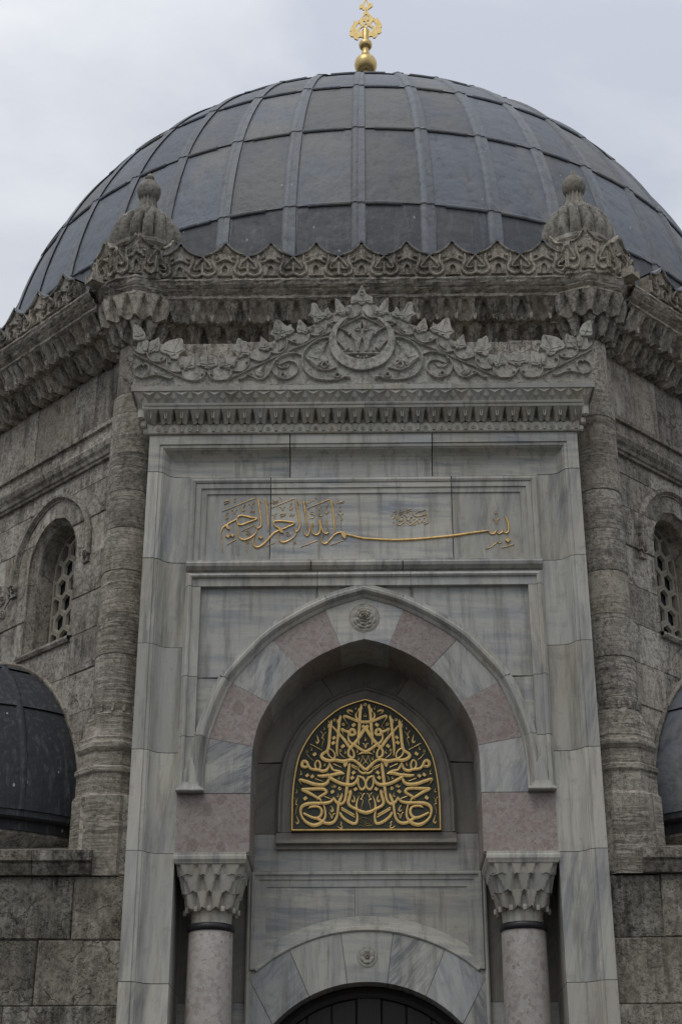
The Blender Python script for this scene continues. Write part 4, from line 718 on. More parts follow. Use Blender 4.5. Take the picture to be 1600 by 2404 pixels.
# ================================================================= lead covered half domes of the side bays
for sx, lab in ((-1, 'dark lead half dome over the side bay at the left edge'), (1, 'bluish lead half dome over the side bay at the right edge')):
    F = face(sx * 45); loc = F @ Vector((0, -1, 0))
    ap = thing('half_dome_bay', lab, 'half dome', (loc.x, loc.y, 0), 'half domed bays on the diagonal sides')
    put('bay_wall', lathe(MB(), [(1.84, 0), (1.84, 4.92), (1.80, 4.92)], 40, a0=PI, a1=2 * PI), M['stone_low'], ap, F)
    put('bay_cornice', lathe(MB(), [(1.80, 4.86), (1.88, 4.88), (1.90, 4.93), (1.95, 4.99), (1.98, 5.03), (1.98, 5.06), (1.7, 5.06)], 40, a0=PI, a1=2 * PI), M['stone_g'], ap, F)
    put('eave_board', lathe(MB(), [(1.8, 5.055), (2.0, 5.06), (2.0, 5.15), (2.06, 5.155), (2.085, 5.17), (2.085, 5.225), (2.05, 5.24)], 40, a0=PI, a1=2 * PI), M['lead_dark'], ap, F)
    BA = [-90] + [-74 + 148 * k / 7 for k in range(8)] + [90]
    T2 = F @ Matrix.Translation((0, 0, 5.23))
    for l0, l1 in ((0, 34), (34, 60), (60, 89)):
        for k in range(9):
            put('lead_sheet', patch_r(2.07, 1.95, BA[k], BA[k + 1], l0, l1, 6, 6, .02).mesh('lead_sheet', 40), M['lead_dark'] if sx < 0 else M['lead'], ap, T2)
    for k in range(1, 9):
        rl = MB(); tube(rl, [Vector((2.08 * math.cos(R(l)) * math.sin(R(BA[k])), -2.08 * math.cos(R(l)) * math.cos(R(BA[k])), 1.96 * math.sin(R(l)))) for l in range(0, 90, 8)], .042, 6, sphn)
        put('seam_roll', rl.mesh('seam_roll', 50), M['lead_dark'], ap, T2)
    ed = MB(); ep = [(2.11 * math.cos(t), 5.23 + 1.99 * math.sin(t)) for t in [PI * k / 28 for k in range(29)]]
    sweep(ed, ep, [(-.035, .0), (-.035, -.02), (-.01, -.03), (.02, -.015), (.03, 0)]); put('mortar_flashing', ed, M['stone'], ap, F)

# ================================================================= marble portal
po = thing('marble_portal', 'tall pale grey marble entrance portal with pointed arch niche and carved crest', 'portal', (0, 0, 0))
def pp(name, mb, mat, label=None, smooth=None, parent=po):
    if smooth: mb = mb.mesh(name, smooth)
    return put(name, mb, mat, parent, None, label)
FX, FT = 2.108, 8.855
jprof = [(0, .62), (0, .002), (.003, 0), (.103, 0), (.106, .004), (.106, .014), (.122, .012), (.138, .016), (.146, .03), (.152, .032), (.165, .055), (.185, .085), (.21, .11), (.245, .127), (.29, .134), (.412, .136), (.412, .86)]
back = [(.012, .62), (.012, .03), (.09, .03), (.14, .06), (.16, .10), (.20, .135), (.25, .155), (.40, .155), (.405, .86)]
pp('core', sweep(MB(), [(-FX, 0), (-FX, FT), (FX, FT), (FX, 0)], back, side=-1), M['mortar_w'])
jz = [0, 1.3, 2.5, 3.617, 4.732, 5.65, 6.668, 7.532, 8.45]
G_ = .005
mats = ['marble', 'marble', 'marble', 'marble']
for sx in (-1, 1):
    for i, (a, b) in enumerate(zip(jz, jz[1:])):
        dx = random.uniform(-.0025, .0025); pr = [(u, y + dx) for u, y in jprof]
        pth = [(sx * FX, a + G_ / 2), (sx * FX, b - G_ / 2)]
        pp('jamb_stone', sweep(MB(), pth, pr, side=-1 if sx < 0 else 1), M[mats[(i + (sx > 0)) % 4]])
pp('lintel_stone', sweep(MB(), [(-FX, 8.45 + G_), (-FX, FT), (-.72 - G_, FT)], jprof, side=-1), M['marble_h'])
pp('lintel_stone', sweep(MB(), [(-.72 + G_, FT), (.68 - G_, FT)], jprof, side=-1), M['marble_h'])
pp('lintel_stone', sweep(MB(), [(.68 + G_, FT), (FX, FT), (FX, 8.45 + G_)], jprof, side=-1), M['marble_h'])

# inscription course: three slabs inside a moulded frame
ip = [(0, .134), (0, .105), (.008, .098), (.03, .092), (.05, .10), (.056, .112), (.062, .108), (.108, .108), (.111, .121), (.165, .122), (.168, .134), (.172, .134)]
ix, iz0, iz1 = 1.695, 7.53, 8.425
for a, b, pth in ((-ix, -.905, [(-ix, iz0), (-ix, iz1), (-.905 - G_, iz1)]), (-.905, .86, [(-.905 + G_, iz1), (.86 - G_, iz1)]), (.86, ix, [(.86 + G_, iz1), (ix, iz1), (ix, iz0)])):
    mb = sweep(MB(), pth, ip, side=-1)
    x0, x1 = (a + .17 if a < -1 else a + G_), (b - .17 if b > 1 else b - G_)
    prism(mb, [(x0, iz0 + .07), (x1, iz0 + .07), (x1, iz1 - .168), (x0, iz1 - .168)], .1345, .3, .0)
    x0, x1 = (a + .112 if a < -1 else a + G_), (b - .112 if b > 1 else b - G_)
    prism(mb, [(x0, iz0), (x1, iz0), (x1, iz0 + .07), (x0, iz0 + .07)], .1215, .3, .001)
    pp('inscription_slab', mb, M['marble_h'] if abs(a + b) < .5 else M['marble'])
St, Pl = decode(INS)
lt = MB()
for i, s_ in enumerate(St):
    wmax = max(p[2] for p in s_); stroke(lt, [(x, z, max(w_, .004)) for x, z, w_ in s_], .1345, min(.013, .003 + wmax * .35) + .00007 * (i % 40), 2, base=-.0)
for q in Pl: prism(lt, q, .1345 - .0165, .1345, .002)
big = pp('gilt_inscription', lt, M['gold_old'])

# moulding courses under the inscription
mp1 = [(0, .16), (0, .125), (.006, .122), (.012, .10), (.04, .066), (.07, .058), (.088, .068), (.092, .09), (.098, .095), (.115, .095), (.116, .135)]
for a, b, ea, eb in ((-1.70, -.505, 1, 0), (-.505, .37, 0, 0), (.37, 1.70, 0, 1)):
    pth = ([(a, 7.545)] if not ea else [(a + .0, 7.545)]) + [(b, 7.545)]
    mb = sweep(MB(), [(a + G_ * (1 - ea), 7.430), (b - G_ * (1 - eb), 7.430)], mp1)
    for e, x in ((ea, a), (eb, b)):
        if e: mb.add([(x, y, 7.43 + u) for u, y in mp1], [tuple(range(len(mp1)))])
    pp('string_moulding', mb, M['marble'])
vp = [(0, .16), (0, .11), (.016, .10), (.024, .078), (.044, .07), (.060, .08), (.066, .10), (.072, .1015), (.145, .1015), (.1455, .20)]
for pth in ([(-1.70, 5.30), (-1.70, 5.79)], [(-1.70, 5.795), (-1.70, 6.37)], [(-1.70, 6.375), (-1.70, 7.27)], [(-1.70, 7.275), (-1.70, 7.42), (-.445, 7.42)], [(-.44, 7.42), (.44, 7.42)],
            [(.445, 7.42), (1.70, 7.42), (1.70, 7.275)], [(1.70, 7.27), (1.70, 6.375)], [(1.70, 6.37), (1.70, 5.795)], [(1.70, 5.79), (1.70, 5.30)]):
    pp('panel_moulding', sweep(MB(), pth, vp, side=-1), M['marble'])

# arch outlines, right half from springing to crown
Ec = [(1.462, 5.272), (1.46, 5.53), (1.43, 5.785), (1.345, 6.06), (1.237, 6.315), (1.065, 6.53), (.868, 6.737), (.62, 6.907), (.37, 7.042), (.19, 7.11), (0, 7.166)]
Ic = [(1.036, 5.272), (1.034, 5.5), (1.023, 5.707), (.975, 5.92), (.877, 6.12), (.76, 6.295), (.605, 6.454), (.42, 6.583), (.226, 6.675), (.11, 6.715), (0, 6.742)]
E_ = [(p[0], p[1]) for p in catmull(Ec, 5)]; I_ = [(p[0], p[1]) for p in catmull(Ic, 5)]
vm = {0: 'marble_v', 2: 'pink', 4: 'marble_v', 6: 'pink'}
for sx in (-1, 1):
    for k in (0, 2, 4, 6):
        e = E_[k * 5:(k + 2) * 5 + 1]; i_ = I_[k * 5:(k + 2) * 5 + 1]
        p = [(sx * x, z) for x, z in e + rev(i_)]
        pp('voussoir', prism(MB(), p, .136 + random.uniform(-.003, .003), .80, .0025), M[vm[k]], 'pink breccia arch stone' if vm[k] == 'pink' else 'grey veined marble arch stone')
    pp('springer_block', prism(MB(), [(sx * 1.036, 4.737), (sx * 1.70, 4.737), (sx * 1.70, 5.268), (sx * 1.036, 5.268)], .137, .80, .0025), M['pink'], 'pink breccia block above the capital')
    # grey marble stone between arch foot and frame, and the spandrel slabs behind the mouldings
    for z0, z1 in ((5.272, 5.79), (5.795, 6.37)):
        q = [(x + .06, z) for x, z in E_ if z0 <= z <= z1]
        p = [(1.60, z0)] + [(1.60, z1)] + rev([(min(x, 1.60), z) for x, z in q])
        pp('spandrel_slab', prism(MB(), [(sx * x, z) for x, z in p], .152, .3, .001), M['marble_h'])
    q = [(x + .02, z + .02) for x, z in E_ if z > 6.36 and x > .44]
    p = [(1.60, 6.375), (1.60, 7.35), (.442, 7.35)] + rev(q)
    pp('spandrel_slab', prism(MB(), [(sx * x, z) for x, z in p], .152, .3, .001), M['marble_h'])
key = E_[40:] + mir(rev(E_[40:-1])) + mir(I_[40:-1]) + rev(I_[40:])
ks = pp('keystone', prism(MB(), key, .136, .80, .0025), M['marble_h'])
pp('spandrel_slab', prism(MB(), [(.438, 7.02), (.438, 7.35), (-.438, 7.35), (-.438, 7.02), (0, 7.18)], .152, .3, .001), M['marble_h'])
ap_ = [(-.012, .16), (-.006, .124), (.012, .108), (.020, .118), (.028, .112), (.034, .092), (.052, .070), (.074, .066), (.090, .082), (.095, .102), (.100, .1045), (.128, .1035), (.129, .16)]
fullE = E_ + mir(rev(E_[:-1]))
cuts = [0, 10, 20, 41, 59, 80, 90, 100]
for a, b in zip(cuts, cuts[1:]):
    pp('arch_moulding', sweep(MB(), fullE[a:b + 1], ap_, side=-1), M['marble'], smooth=25)
for sx in (-1, 1):   # foot blocks of the arch moulding
    mb = MB(); pr = [(0, .15), (0, .068), (.01, .062), (.022, .068), (.05, .085), (.07, .10), (.08, .1), (.08, .15)]
    n = 8
    zz = [5.272, 5.280, 5.288, 5.296, 5.318, 5.338, 5.348, 5.36]; ww = [.125, .128, .128, .118, .092, .076, .072, .068]; yy = [.047, .040, .040, .046, .054, .060, .062, .064]
    cx = sx * 1.577
    vs = []
    for z, w_, y in zip(zz, ww, yy): vs += [(cx - w_, .16, z), (cx - w_, y, z), (cx + w_, y, z), (cx + w_, .16, z)]
    fs = [(i * 4 + k, i * 4 + k + 1, i * 4 + k + 5, i * 4 + k + 4) for i in range(7) for k in range(3)] + [(0, 1, 2, 3), (28, 31, 30, 29)]
    pp('moulding_foot', mb.add(vs, fs), M['marble'])
    pp('moulding_pad', prism(MB(), [(cx - .062, 5.34), (cx + .062, 5.34), (cx + .050, 5.46), (cx + .012, 5.58), (cx - .012, 5.58), (cx - .062, 5.46)], .066, .16, .004), M['marble'])
# carved roses
def petals(mb, cx, cz, y, rings, h):
    for r0, r1, n, off, hh in rings:
        for k in range(n):
            a = 2 * PI * (k + off) / n; wd = 2 * r1 * math.sin(PI / n) * 1.05
            c0 = Vector((cx + r0 * math.cos(a), cz + r0 * math.sin(a))); c1 = Vector((cx + r1 * math.cos(a), cz + r1 * math.sin(a)))
            d = (c1 - c0); nn = Vector((-d.y, d.x)).normalized(); pts = []
            for t, w_ in ((0, .25), (.3, .75), (.65, 1), (.88, .72), (1, .2)): pts.append((c0 + d * t, w_ * wd / 2))
            vs = []
            for (p, w_), q in zip(pts, (0, .6, 1, .95, .75)):
                for s_ in (-1, 0, 1): vs.append(((p + nn * w_ * s_).x, y - hh * q * (1 if s_ == 0 else .55), (p + nn * w_ * s_).y))
            fs = [(i * 3 + j, i * 3 + j + 1, i * 3 + j + 4, i * 3 + j + 3) for i in range(4) for j in range(2)] + [(12, 13, 14, 14)][:0]
            vs2 = [(x, y + .004, z) for x, _, z in vs]; n_ = len(vs); vs += vs2
            for i in range(4): fs += [(i * 3, i * 3 + 3, n_ + i * 3 + 3, n_ + i * 3), (i * 3 + 5, i * 3 + 2, n_ + i * 3 + 2, n_ + i * 3 + 5)]
            fs += [(12, 13, n_ + 13, n_ + 12), (13, 14, n_ + 14, n_ + 13)]
            mb.add(vs, fs)
rs = MB(); sweep(rs, [(.14 * math.cos(2 * PI * k / 32), 6.955 + .14 * math.sin(2 * PI * k / 32)) for k in range(32)], [(-.006, .136), (-.003, .131), (.003, .131), (.006, .136)], closed=True)
petals(rs, 0, 6.955, .137, [(.07, .135, 9, 0, .012), (.05, .112, 8, .5, .024), (.03, .082, 7, 0, .036), (.012, .05, 5, .5, .046), (0, .024, 4, 0, .052)], 0)
pp('carved_rose', rs, M['carve'], smooth=40)

bk = MB(); box(bk, -1.66, 1.66, .17, .6, 7.0, 8.8); pp('core', bk, M['marble_h'])
bk = MB(); box(bk, -1.7, 1.7, .84, 1.0, 4.72, 6.9); pp('niche_core', bk, M['mortar_w'])
# inner wall of the niche
NY = .80
Mc = [(.697, 5.065), (.697, 5.25), (.694, 5.415), (.672, 5.62), (.622, 5.82), (.49, 6.045), (.292, 6.228), (.15, 6.30), (0, 6.347)]
M_ = [(p[0], p[1]) for p in catmull(Mc, 4)]; fullM = M_ + mir(rev(M_[:-1]))
def grow(path, d): 
    o = []; n = len(path); P = [Vector(p) for p in path]
    for i in range(n):
        a, b = P[max(i - 1, 0)], P[min(i + 1, n - 1)]; t = (b - a).normalized(); nn = Vector((t.y, -t.x)); o.append((P[i].x + nn.x * d, P[i].y + nn.y * d))
    return o
F_ = grow(M_, .145); F_[-1] = (0, 6.495)
FZ = next(za + (zb - za) * (xa - .30) / (xa - xb) for (xa, za), (xb, zb) in zip(F_, F_[1:]) if xb <= .30 <= xa)
I2 = [(min(x + .03, 1.1), z + .02) for x, z in I_]
for sx in (-1, 1):
    # outer bound: the big arch, inner bound: the plaque frame
    low = [(1.06, 5.062), (1.06, 5.735), (.775, 5.735)] + rev([p for p in F_ if 5.07 < p[1] < 5.735]) + [(.845, 5.062)]
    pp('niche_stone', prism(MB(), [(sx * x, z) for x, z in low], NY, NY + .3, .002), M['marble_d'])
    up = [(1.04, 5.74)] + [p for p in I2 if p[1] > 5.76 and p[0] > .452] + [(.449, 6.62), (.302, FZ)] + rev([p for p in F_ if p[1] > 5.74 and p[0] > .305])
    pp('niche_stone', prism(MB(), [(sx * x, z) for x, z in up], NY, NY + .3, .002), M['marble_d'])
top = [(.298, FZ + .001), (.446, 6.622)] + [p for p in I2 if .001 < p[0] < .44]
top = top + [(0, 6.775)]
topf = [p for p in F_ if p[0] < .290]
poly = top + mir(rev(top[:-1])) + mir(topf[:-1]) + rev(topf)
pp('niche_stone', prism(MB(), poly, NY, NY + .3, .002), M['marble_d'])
pp('niche_stone', prism(MB(), [(-1.06, 4.715), (1.06, 4.715), (1.06, 5.058), (-1.06, 5.058)], NY - .001, NY + .3, .002), M['marble_h'])
mf = [(0, .86), (0, .748), (.085, .745), (.088, .752), (.094, .752), (.104, .738), (.118, .732), (.130, .742), (.134, .765), (.145, .77), (.148, .81)]
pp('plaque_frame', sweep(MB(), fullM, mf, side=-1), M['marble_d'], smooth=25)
sl = [(0, .86), (0, .745), (.06, .745), (.068, .735), (.088, .722), (.10, .72), (.108, .73), (.112, .762), (.13, .765), (.15, .765), (.152, .81)]
pp('plaque_sill', sweep(MB(), [(.835, 5.06), (-.835, 5.06)], sl, side=1), M['marble_d'])
for s_ in (-1, 1):
    pp('sill_end', MB().add([(s_ * .835, y, 5.06 - u) for u, y in sl], [tuple(range(len(sl)))]), M['marble_d'])

# plaque above the door
DZ = 2.606; DR1 = 1.56
def dcirc(r, cz, a0, a1, n): return [(r * math.sin(a), cz + r * math.cos(a)) for a in [a0 + (a1 - a0) * k / n for k in range(n + 1)]]
ang = math.asin(1.03 / DR1)
pan = dcirc(DR1 - .03, DZ, -math.asin(1.055 / (DR1 - .03)), math.asin(1.055 / (DR1 - .03)), 24)
for a, b in ((-1.058, -.11), (-.107, 1.058)):
    bot = [p for p in pan if a < p[0] < b]
    za = DZ + math.sqrt((DR1 - .03) ** 2 - a * a); zb = DZ + math.sqrt((DR1 - .03) ** 2 - b * b)
    pp('tympanum_slab', prism(MB(), [(a, za)] + bot + [(b, zb), (b, 4.71), (a, 4.71)], NY, NY + .25, .001), M['marble_h'])
mb = MB(); fr = [(0, .81), (0, .772), (.01, .762), (.03, .762), (.034, .778), (.074, .781), (.078, .790), (.139, .792), (.142, .801)]
sweep(mb, [(-1.058, 3.83), (-1.058, 4.708), (1.058, 4.708), (1.058, 3.83)], fr, side=-1); pp('tympanum_moulding', mb, M['marble_h'])
arcp = dcirc(DR1, DZ, -math.asin(.99 / DR1), math.asin(.99 / DR1), 30)
pp('tympanum_moulding', sweep(MB(), arcp, [(0, .81), (0, .775), (.012, .765), (.04, .768), (.046, .782), (.085, .786), (.088, .793), (.135, .795), (.137, .801)], side=1), M['marble_h'], smooth=20)
dj = [(-1.06, 3.755, -.84, 3.36), (-.70, 3.99, -.52, 3.60), (-.236, 4.148, -.178, 3.712)]
dj = dj + [(-a, b, -c, d) for a, b, c, d in rev(dj)]
R2, Z2 = 1.15, 2.572
for i, (A, B) in enumerate(zip(dj, dj[1:])):
    aa = [math.asin(max(-1, min(1, v / DR1))) for v in (A[0], B[0])]; bb_ = [math.asin(v / R2) for v in (A[2], B[2])]
    up = dcirc(DR1 - .001, DZ, aa[0] + .001, aa[1] - .001, 6); dn = dcirc(R2, Z2, bb_[0] + .0015, bb_[1] - .0015, 6)
    pp('door_voussoir', prism(MB(), dn + rev(up), .782 + random.uniform(-.003, .003), 1.12, .0025), M[['marble_v', 'marble', 'marble_h', 'marble_v', 'marble_v'][i]])
for sx in (-1, 1):
    pp('door_jamb_stone', prism(MB(), [(sx * 1.15 if False else sx * 1.06, 3.75), (sx * .842, 3.355), (sx * 1.0, 2.9), (sx * 1.0, 0), (sx * 1.06, 0)], .783, 1.12, .002), M['marble_v'])
rs = MB(); sweep(rs, [(.088 * math.cos(2 * PI * k / 24), 3.943 + .09 * math.sin(2 * PI * k / 24)) for k in range(24)], [(-.004, .782), (-.002, .778), (.003, .778), (.005, .782)], closed=True)
petals(rs, 0, 3.943, .783, [(.05, .088, 8, 0, .008), (.018, .066, 6, .5, .018), (0, .02, 6, 0, .026)], 0)
pp('carved_rose', rs, M['carve'], smooth=40)
# wooden door behind
dr = pp('door', prism(MB(), dcirc(1.10, 2.57, -1.3, 1.3, 16) + [(1.06, 0), (-1.06, 0)], 1.10, 1.16, 0), M['wood'])
for k in range(9):
    x = -1.0 + k * .225
    put('board', prism(MB(), [(x + .004, .05), (x + .221, .05), (x + .221, 3.68), (x + .004, 3.68)], 1.075 if k != 4 else 1.05, 1.10, .006), M['wood'], dr)
put('door_rail', sweep(MB(), dcirc(1.14, 2.572, -1.25, 1.25, 20), [(0, 1.07), (0, 1.03), (.05, 1.02), (.09, 1.03), (.1, 1.07)], side=-1), M['wood'], dr)
# recess walls beside the columns
for sx in (-1, 1):
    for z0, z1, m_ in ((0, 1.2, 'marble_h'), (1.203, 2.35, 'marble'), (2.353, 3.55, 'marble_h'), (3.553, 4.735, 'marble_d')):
        p = [(sx * 1.062, z0), (sx * 1.72, z0), (sx * 1.72, z1), (sx * 1.062, z1)]
        pp('recess_stone', prism(MB(), p, .84, 1.1, .002), M[m_])
    pp('bead', sweep(MB(), [(sx * 1.062, 0), (sx * 1.062, 4.70)], [(-.012, .85), (-.012, .79), (0, .778), (.016, .776), (.03, .785), (.032, .85)], side=1 if sx < 0 else -1), M['marble'])
    pp('soffit', prism(MB(), [(sx * 1.04, 4.72), (sx * 1.70, 4.72), (sx * 1.70, 4.74), (sx * 1.04, 4.74)], .15, .84, 0), M['marble'])

# stalactite cornice of the portal
co = pp('cornice_band', sweep(MB(), [(-2.135, 8.856), (2.135, 8.856)], [(0, .10), (0, -.02), (.012, -.028), (.016, -.02), (.10, -.028), (.105, .10)]), M['carve'])
bx = MB(); box(bx, -2.10, 2.10, .0, .62, 8.857, 9.30); put('core', bx, M['carve'], co)
NN = 27; CWp = 4.2 / NN
cell = niche_cell(CWp, 8.965, 9.072, .045, .13, .09, .022, nu=12, nv=8, hwid0=.40, back=.0, tongue=.5)
for s_ in (-1, 1):
    stroke(cell, [(s_ * CWp * .43, 9.055, .012), (s_ * CWp * .44, 9.02, .012), (s_ * CWp * .47, 8.985, .012)], -.10, .014, 2)
cm = cell.mesh('stalactite_cell', 30)
rzm = MB(); 
petals(rzm, 0, 8.905, -.026, [(.008, .022, 7, 0, .007), (0, .01, 5, .5, .01)], 0)
stroke(rzm, [(CWp / 2, 8.945, .012), (CWp / 2, 8.885, .012)], -.026, .008, 1); stroke(rzm, [(CWp / 2 - .012, 8.882, .016), (CWp / 2 + .012, 8.882, .016)], -.026, .012, 1)
for s_ in (-1, 1): stroke(rzm, [(0, 8.957, .005), (s_ * .035, 8.95, .005), (s_ * .055, 8.925, .005), (s_ * .062, 8.885, .004)], -.026, .005, 2)
rzm = rzm.mesh('rosette', 40)
zg = MB()
d1 = .016
def zy(v): return -.135 - .055 * v
P_ = {'bl': (-1, 0, 0), 'br': (1, 0, 0), 'tl': (-1, 1, 0), 'tr': (1, 1, 0), 'c': (0, .62, 1), 't': (0, 1, -.6), 'b': (0, .0, -.2), 'l': (-1, .35, .9), 'r': (1, .35, .9), 'ml': (-.5, .5, -.5), 'mr': (.5, .5, -.5)}
vs = {k: (u * CWp / 2, zy(v) - d1 * d, 9.135 + .115 * v) for k, (u, v, d) in P_.items()}
ks_ = list(vs); ix_ = {k: i for i, k in enumerate(ks_)}
tri = ['bl b ml', 'bl ml l', 'l ml tl', 'tl ml c', 'tl c t', 't c tr', 'c mr tr', 'tr mr r', 'r mr br', 'br mr b', 'b mr c', 'b c ml']
zg.add([vs[k] for k in ks_], [tuple(ix_[q] for q in t.split()) for t in tri]); 
zm = zg.mesh('faceted_star')
for i in range(NN):
    x = -2.1 + CWp * (i + .5)
    put('stalactite_cell', cm, M['carve'], co, Matrix.Translation((x, 0, 0)))
    put('rosette', rzm, M['carve'], co, Matrix.Translation((x, 0, 0)))
    put('faceted_star', zm, M['carve'], co, Matrix.Translation((x * 1.045, 0, 0)) @ Matrix.Diagonal((1.045, 1, 1, 1)))
cp = [(0, .1), (0, -.13), (.02, -.136), (.026, -.128), (.030, -.128), (.036, -.14), (.052, -.145), (.06, -.14)]
cuts = [-2.17, -.97, .02, 1.0, 2.17]
for a, b in zip(cuts, cuts[1:]):
    pp('cornice_fillet', sweep(MB(), [(a + .002, 9.076), (b - .002, 9.076)], cp), M['carve'])
cuts = [-2.29, -1.2, 0.1, .88, 2.29]
for a, b in zip(cuts, cuts[1:]):
    mb = sweep(MB(), [(a + .002, 9.248), (b - .002, 9.248)], [(-.01, .1), (-.002, -.19), (.0, -.196), (.046, -.20), (.050, -.195), (.052, .1)])
    pp('cornice_slab', mb, M['carve'])
for sx in (-1, 1):   # returns on both flanks
    mb = MB(); vs = []
    for (z, o, xo) in ((8.856, .02, 2.13), (8.96, .03, 2.135), (8.97, .035, 2.14), (9.07, .13, 2.17), (9.08, .135, 2.175), (9.135, .14, 2.18), (9.25, .19, 2.27), (9.252, .195, 2.285), (9.298, .2, 2.29)):
        vs += [(sx * (xo - .09), -o + .008, z), (sx * xo, -o + .004, z), (sx * xo, .55, z)]
    fs = [(i * 3 + k, i * 3 + k + 1, i * 3 + k + 4, i * 3 + k + 3) for i in range(8) for k in range(2)]
    pp('cornice_return', mb.add(vs, fs), M['carve'])
    for (z0, z1, r_, y_) in ((8.97, 9.08, .035, -.10), (8.90, 8.97, .026, -.06), (8.84, 8.90, .02, -.03)):
        q = lathe(MB(), [(r_ * .3, 0), (r_, .02), (r_, z1 - z0 - .015), (r_ * 1.15, z1 - z0)], 12, sx * (2.15 + .3 * (z0 - 8.84)), y_, z0); pp('corner_drop', q, M['carve'])

# masonry standing behind the crest
for a, b, t in ((-2.1, -1.2, 9.97), (-1.2, -.2, 10.0), (-.2, .7, 9.99), (.7, 1.5, 9.96), (1.5, 2.1, 9.99)):
    for z0, z1 in ((9.30, 9.62), (9.62, t)):
        pp('backing_stone', prism(MB(), ragged([(a, z0), (b, z0), (b, z1), (a, z1)]), .10 + random.uniform(0, .03), .64, .008), M['stone'])
# carved crest above the cornice
RY = -.14
cr_ = pp('crest_rail', sweep(MB(), [(-2.295, 9.30), (2.295, 9.30)], [(-.0, .02), (.0, -.178), (.02, -.182), (.026, -.172), (.03, -.15), (.034, .02)]), M['carve_w'])
_, sl_ = decode(SLAB); slab_ = sl_[0] + sl_[1]
cutx = [0, .84, 1.49, 2.40]
ss = sorted(slab_, key=lambda p: p[0])
def ztop(x): return zt0(x) + (.085 if x > .12 else 0)
def zt0(x):
    for (a, za), (b, zb) in zip(ss, ss[1:]):
        if a <= x <= b and b > a: return za + (zb - za) * (x - a) / (b - a)
    return ss[-1][1] if x > 1 else ss[0][1]
for sx in (-1, 1):
    for a, b in zip(cutx, cutx[1:]):
        xs = sorted({a + .001, b - .001} | {x for x, z in ss if a < x < b - .01 and z > 9.6})
        xs = [min(x, 2.285) for x in xs]; xs = sorted(set(xs))
        p = [(sx * x, 9.33) for x in (xs[0], xs[-1])] + [(sx * x, ztop(x)) for x in rev(xs)]
        put('crest_slab', prism(MB(), p, RY, -.02, .001), M['carve_w'], cr_)
Sr, _ = decode(REL)
vb = {}
for s_ in (-1, 1):
    for i, q in enumerate(Sr):
        mb = MB(); big_ = max(p[2] for p in q)
        stroke(mb, [(x, z, w_ * 1.15) for x, z, w_ in q], RY, .024 + min(big_, .04) * .35 + .0002 * (i % 9), 2, mirror=s_ < 0, flat=.5, base=.0)
        key_ = 'curl' if big_ > .03 else 'vine_scroll'
        vb.setdefault((key_, s_), MB()).add(mb.v, mb.f) if False else put(key_, mb.mesh(key_, 50), M['carve_w'], cr_)
_, Lp = decode(RELP)
for s_ in (-1, 1):
    for i, q in enumerate(Lp):
        if s_ < 0 and min(abs(x) for x, z in q) < .03 and i == 0: continue
        if i == 0: q = q + mir(rev(q))[:-1]
        n_ = len(q); qs = []
        for k in range(n_):          # round the lobes between the outline points
            a_, b_, c_, d_ = q[k - 1], q[k], q[(k + 1) % n_], q[(k + 2) % n_]
            for t in (0, .5):
                qs.append(tuple(.5 * (2 * v + (w2 - u) * t + (2 * u - 5 * v + 4 * w2 - x2) * t * t + (3 * v - u - 3 * w2 + x2) * t ** 3) for u, v, w2, x2 in zip(a_, b_, c_, d_)))
        p = [(s_ * x, z) for x, z in qs]
        if s_ * area2(p) == 0: continue
        yl = RY - .018 - .002 * (i % 4); lm = prism(MB(), p, yl, -.03, .006, .008)
        cxl, czl = sum(x for x, z in p) / len(p), sum(z for x, z in p) / len(p)
        if len(p) > 7:
            tip = max(p, key=lambda t: t[1]); ft = min(p, key=lambda t: t[1])
            stroke(lm, [(ft[0], ft[1] + .01, .012), (cxl, czl, .010), (tip[0] * .8 + cxl * .2, tip[1] * .8 + czl * .2, .004)], yl, .007, 2)
            for e_ in sorted(p)[:1] + sorted(p)[-1:]: stroke(lm, [(ft[0] * .4 + cxl * .6, ft[1] * .4 + czl * .6, .009), (e_[0] * .75 + cxl * .25, e_[1] * .75 + czl * .25, .004)], yl, .006, 1)
        put('carved_leaf', lm, M['carve_w'], cr_)
# crescent
cz, Rr_ = 9.815, .335
def crescent():
    o = []; i_ = []
    for k in range(41):
        a = R(-238 + 296 * k / 40) ; o.append((Rr_ * math.cos(a), cz + Rr_ * math.sin(a)))
    for k in range(41):
        a = R(-236 + 292 * k / 40); i_.append((.262 * math.cos(a), cz + .052 + .262 * math.sin(a)))
    return o + rev(i_)
put('crescent', prism(MB(), crescent(), RY - .036, RY + .01, .004), M['carve_w'], cr_)

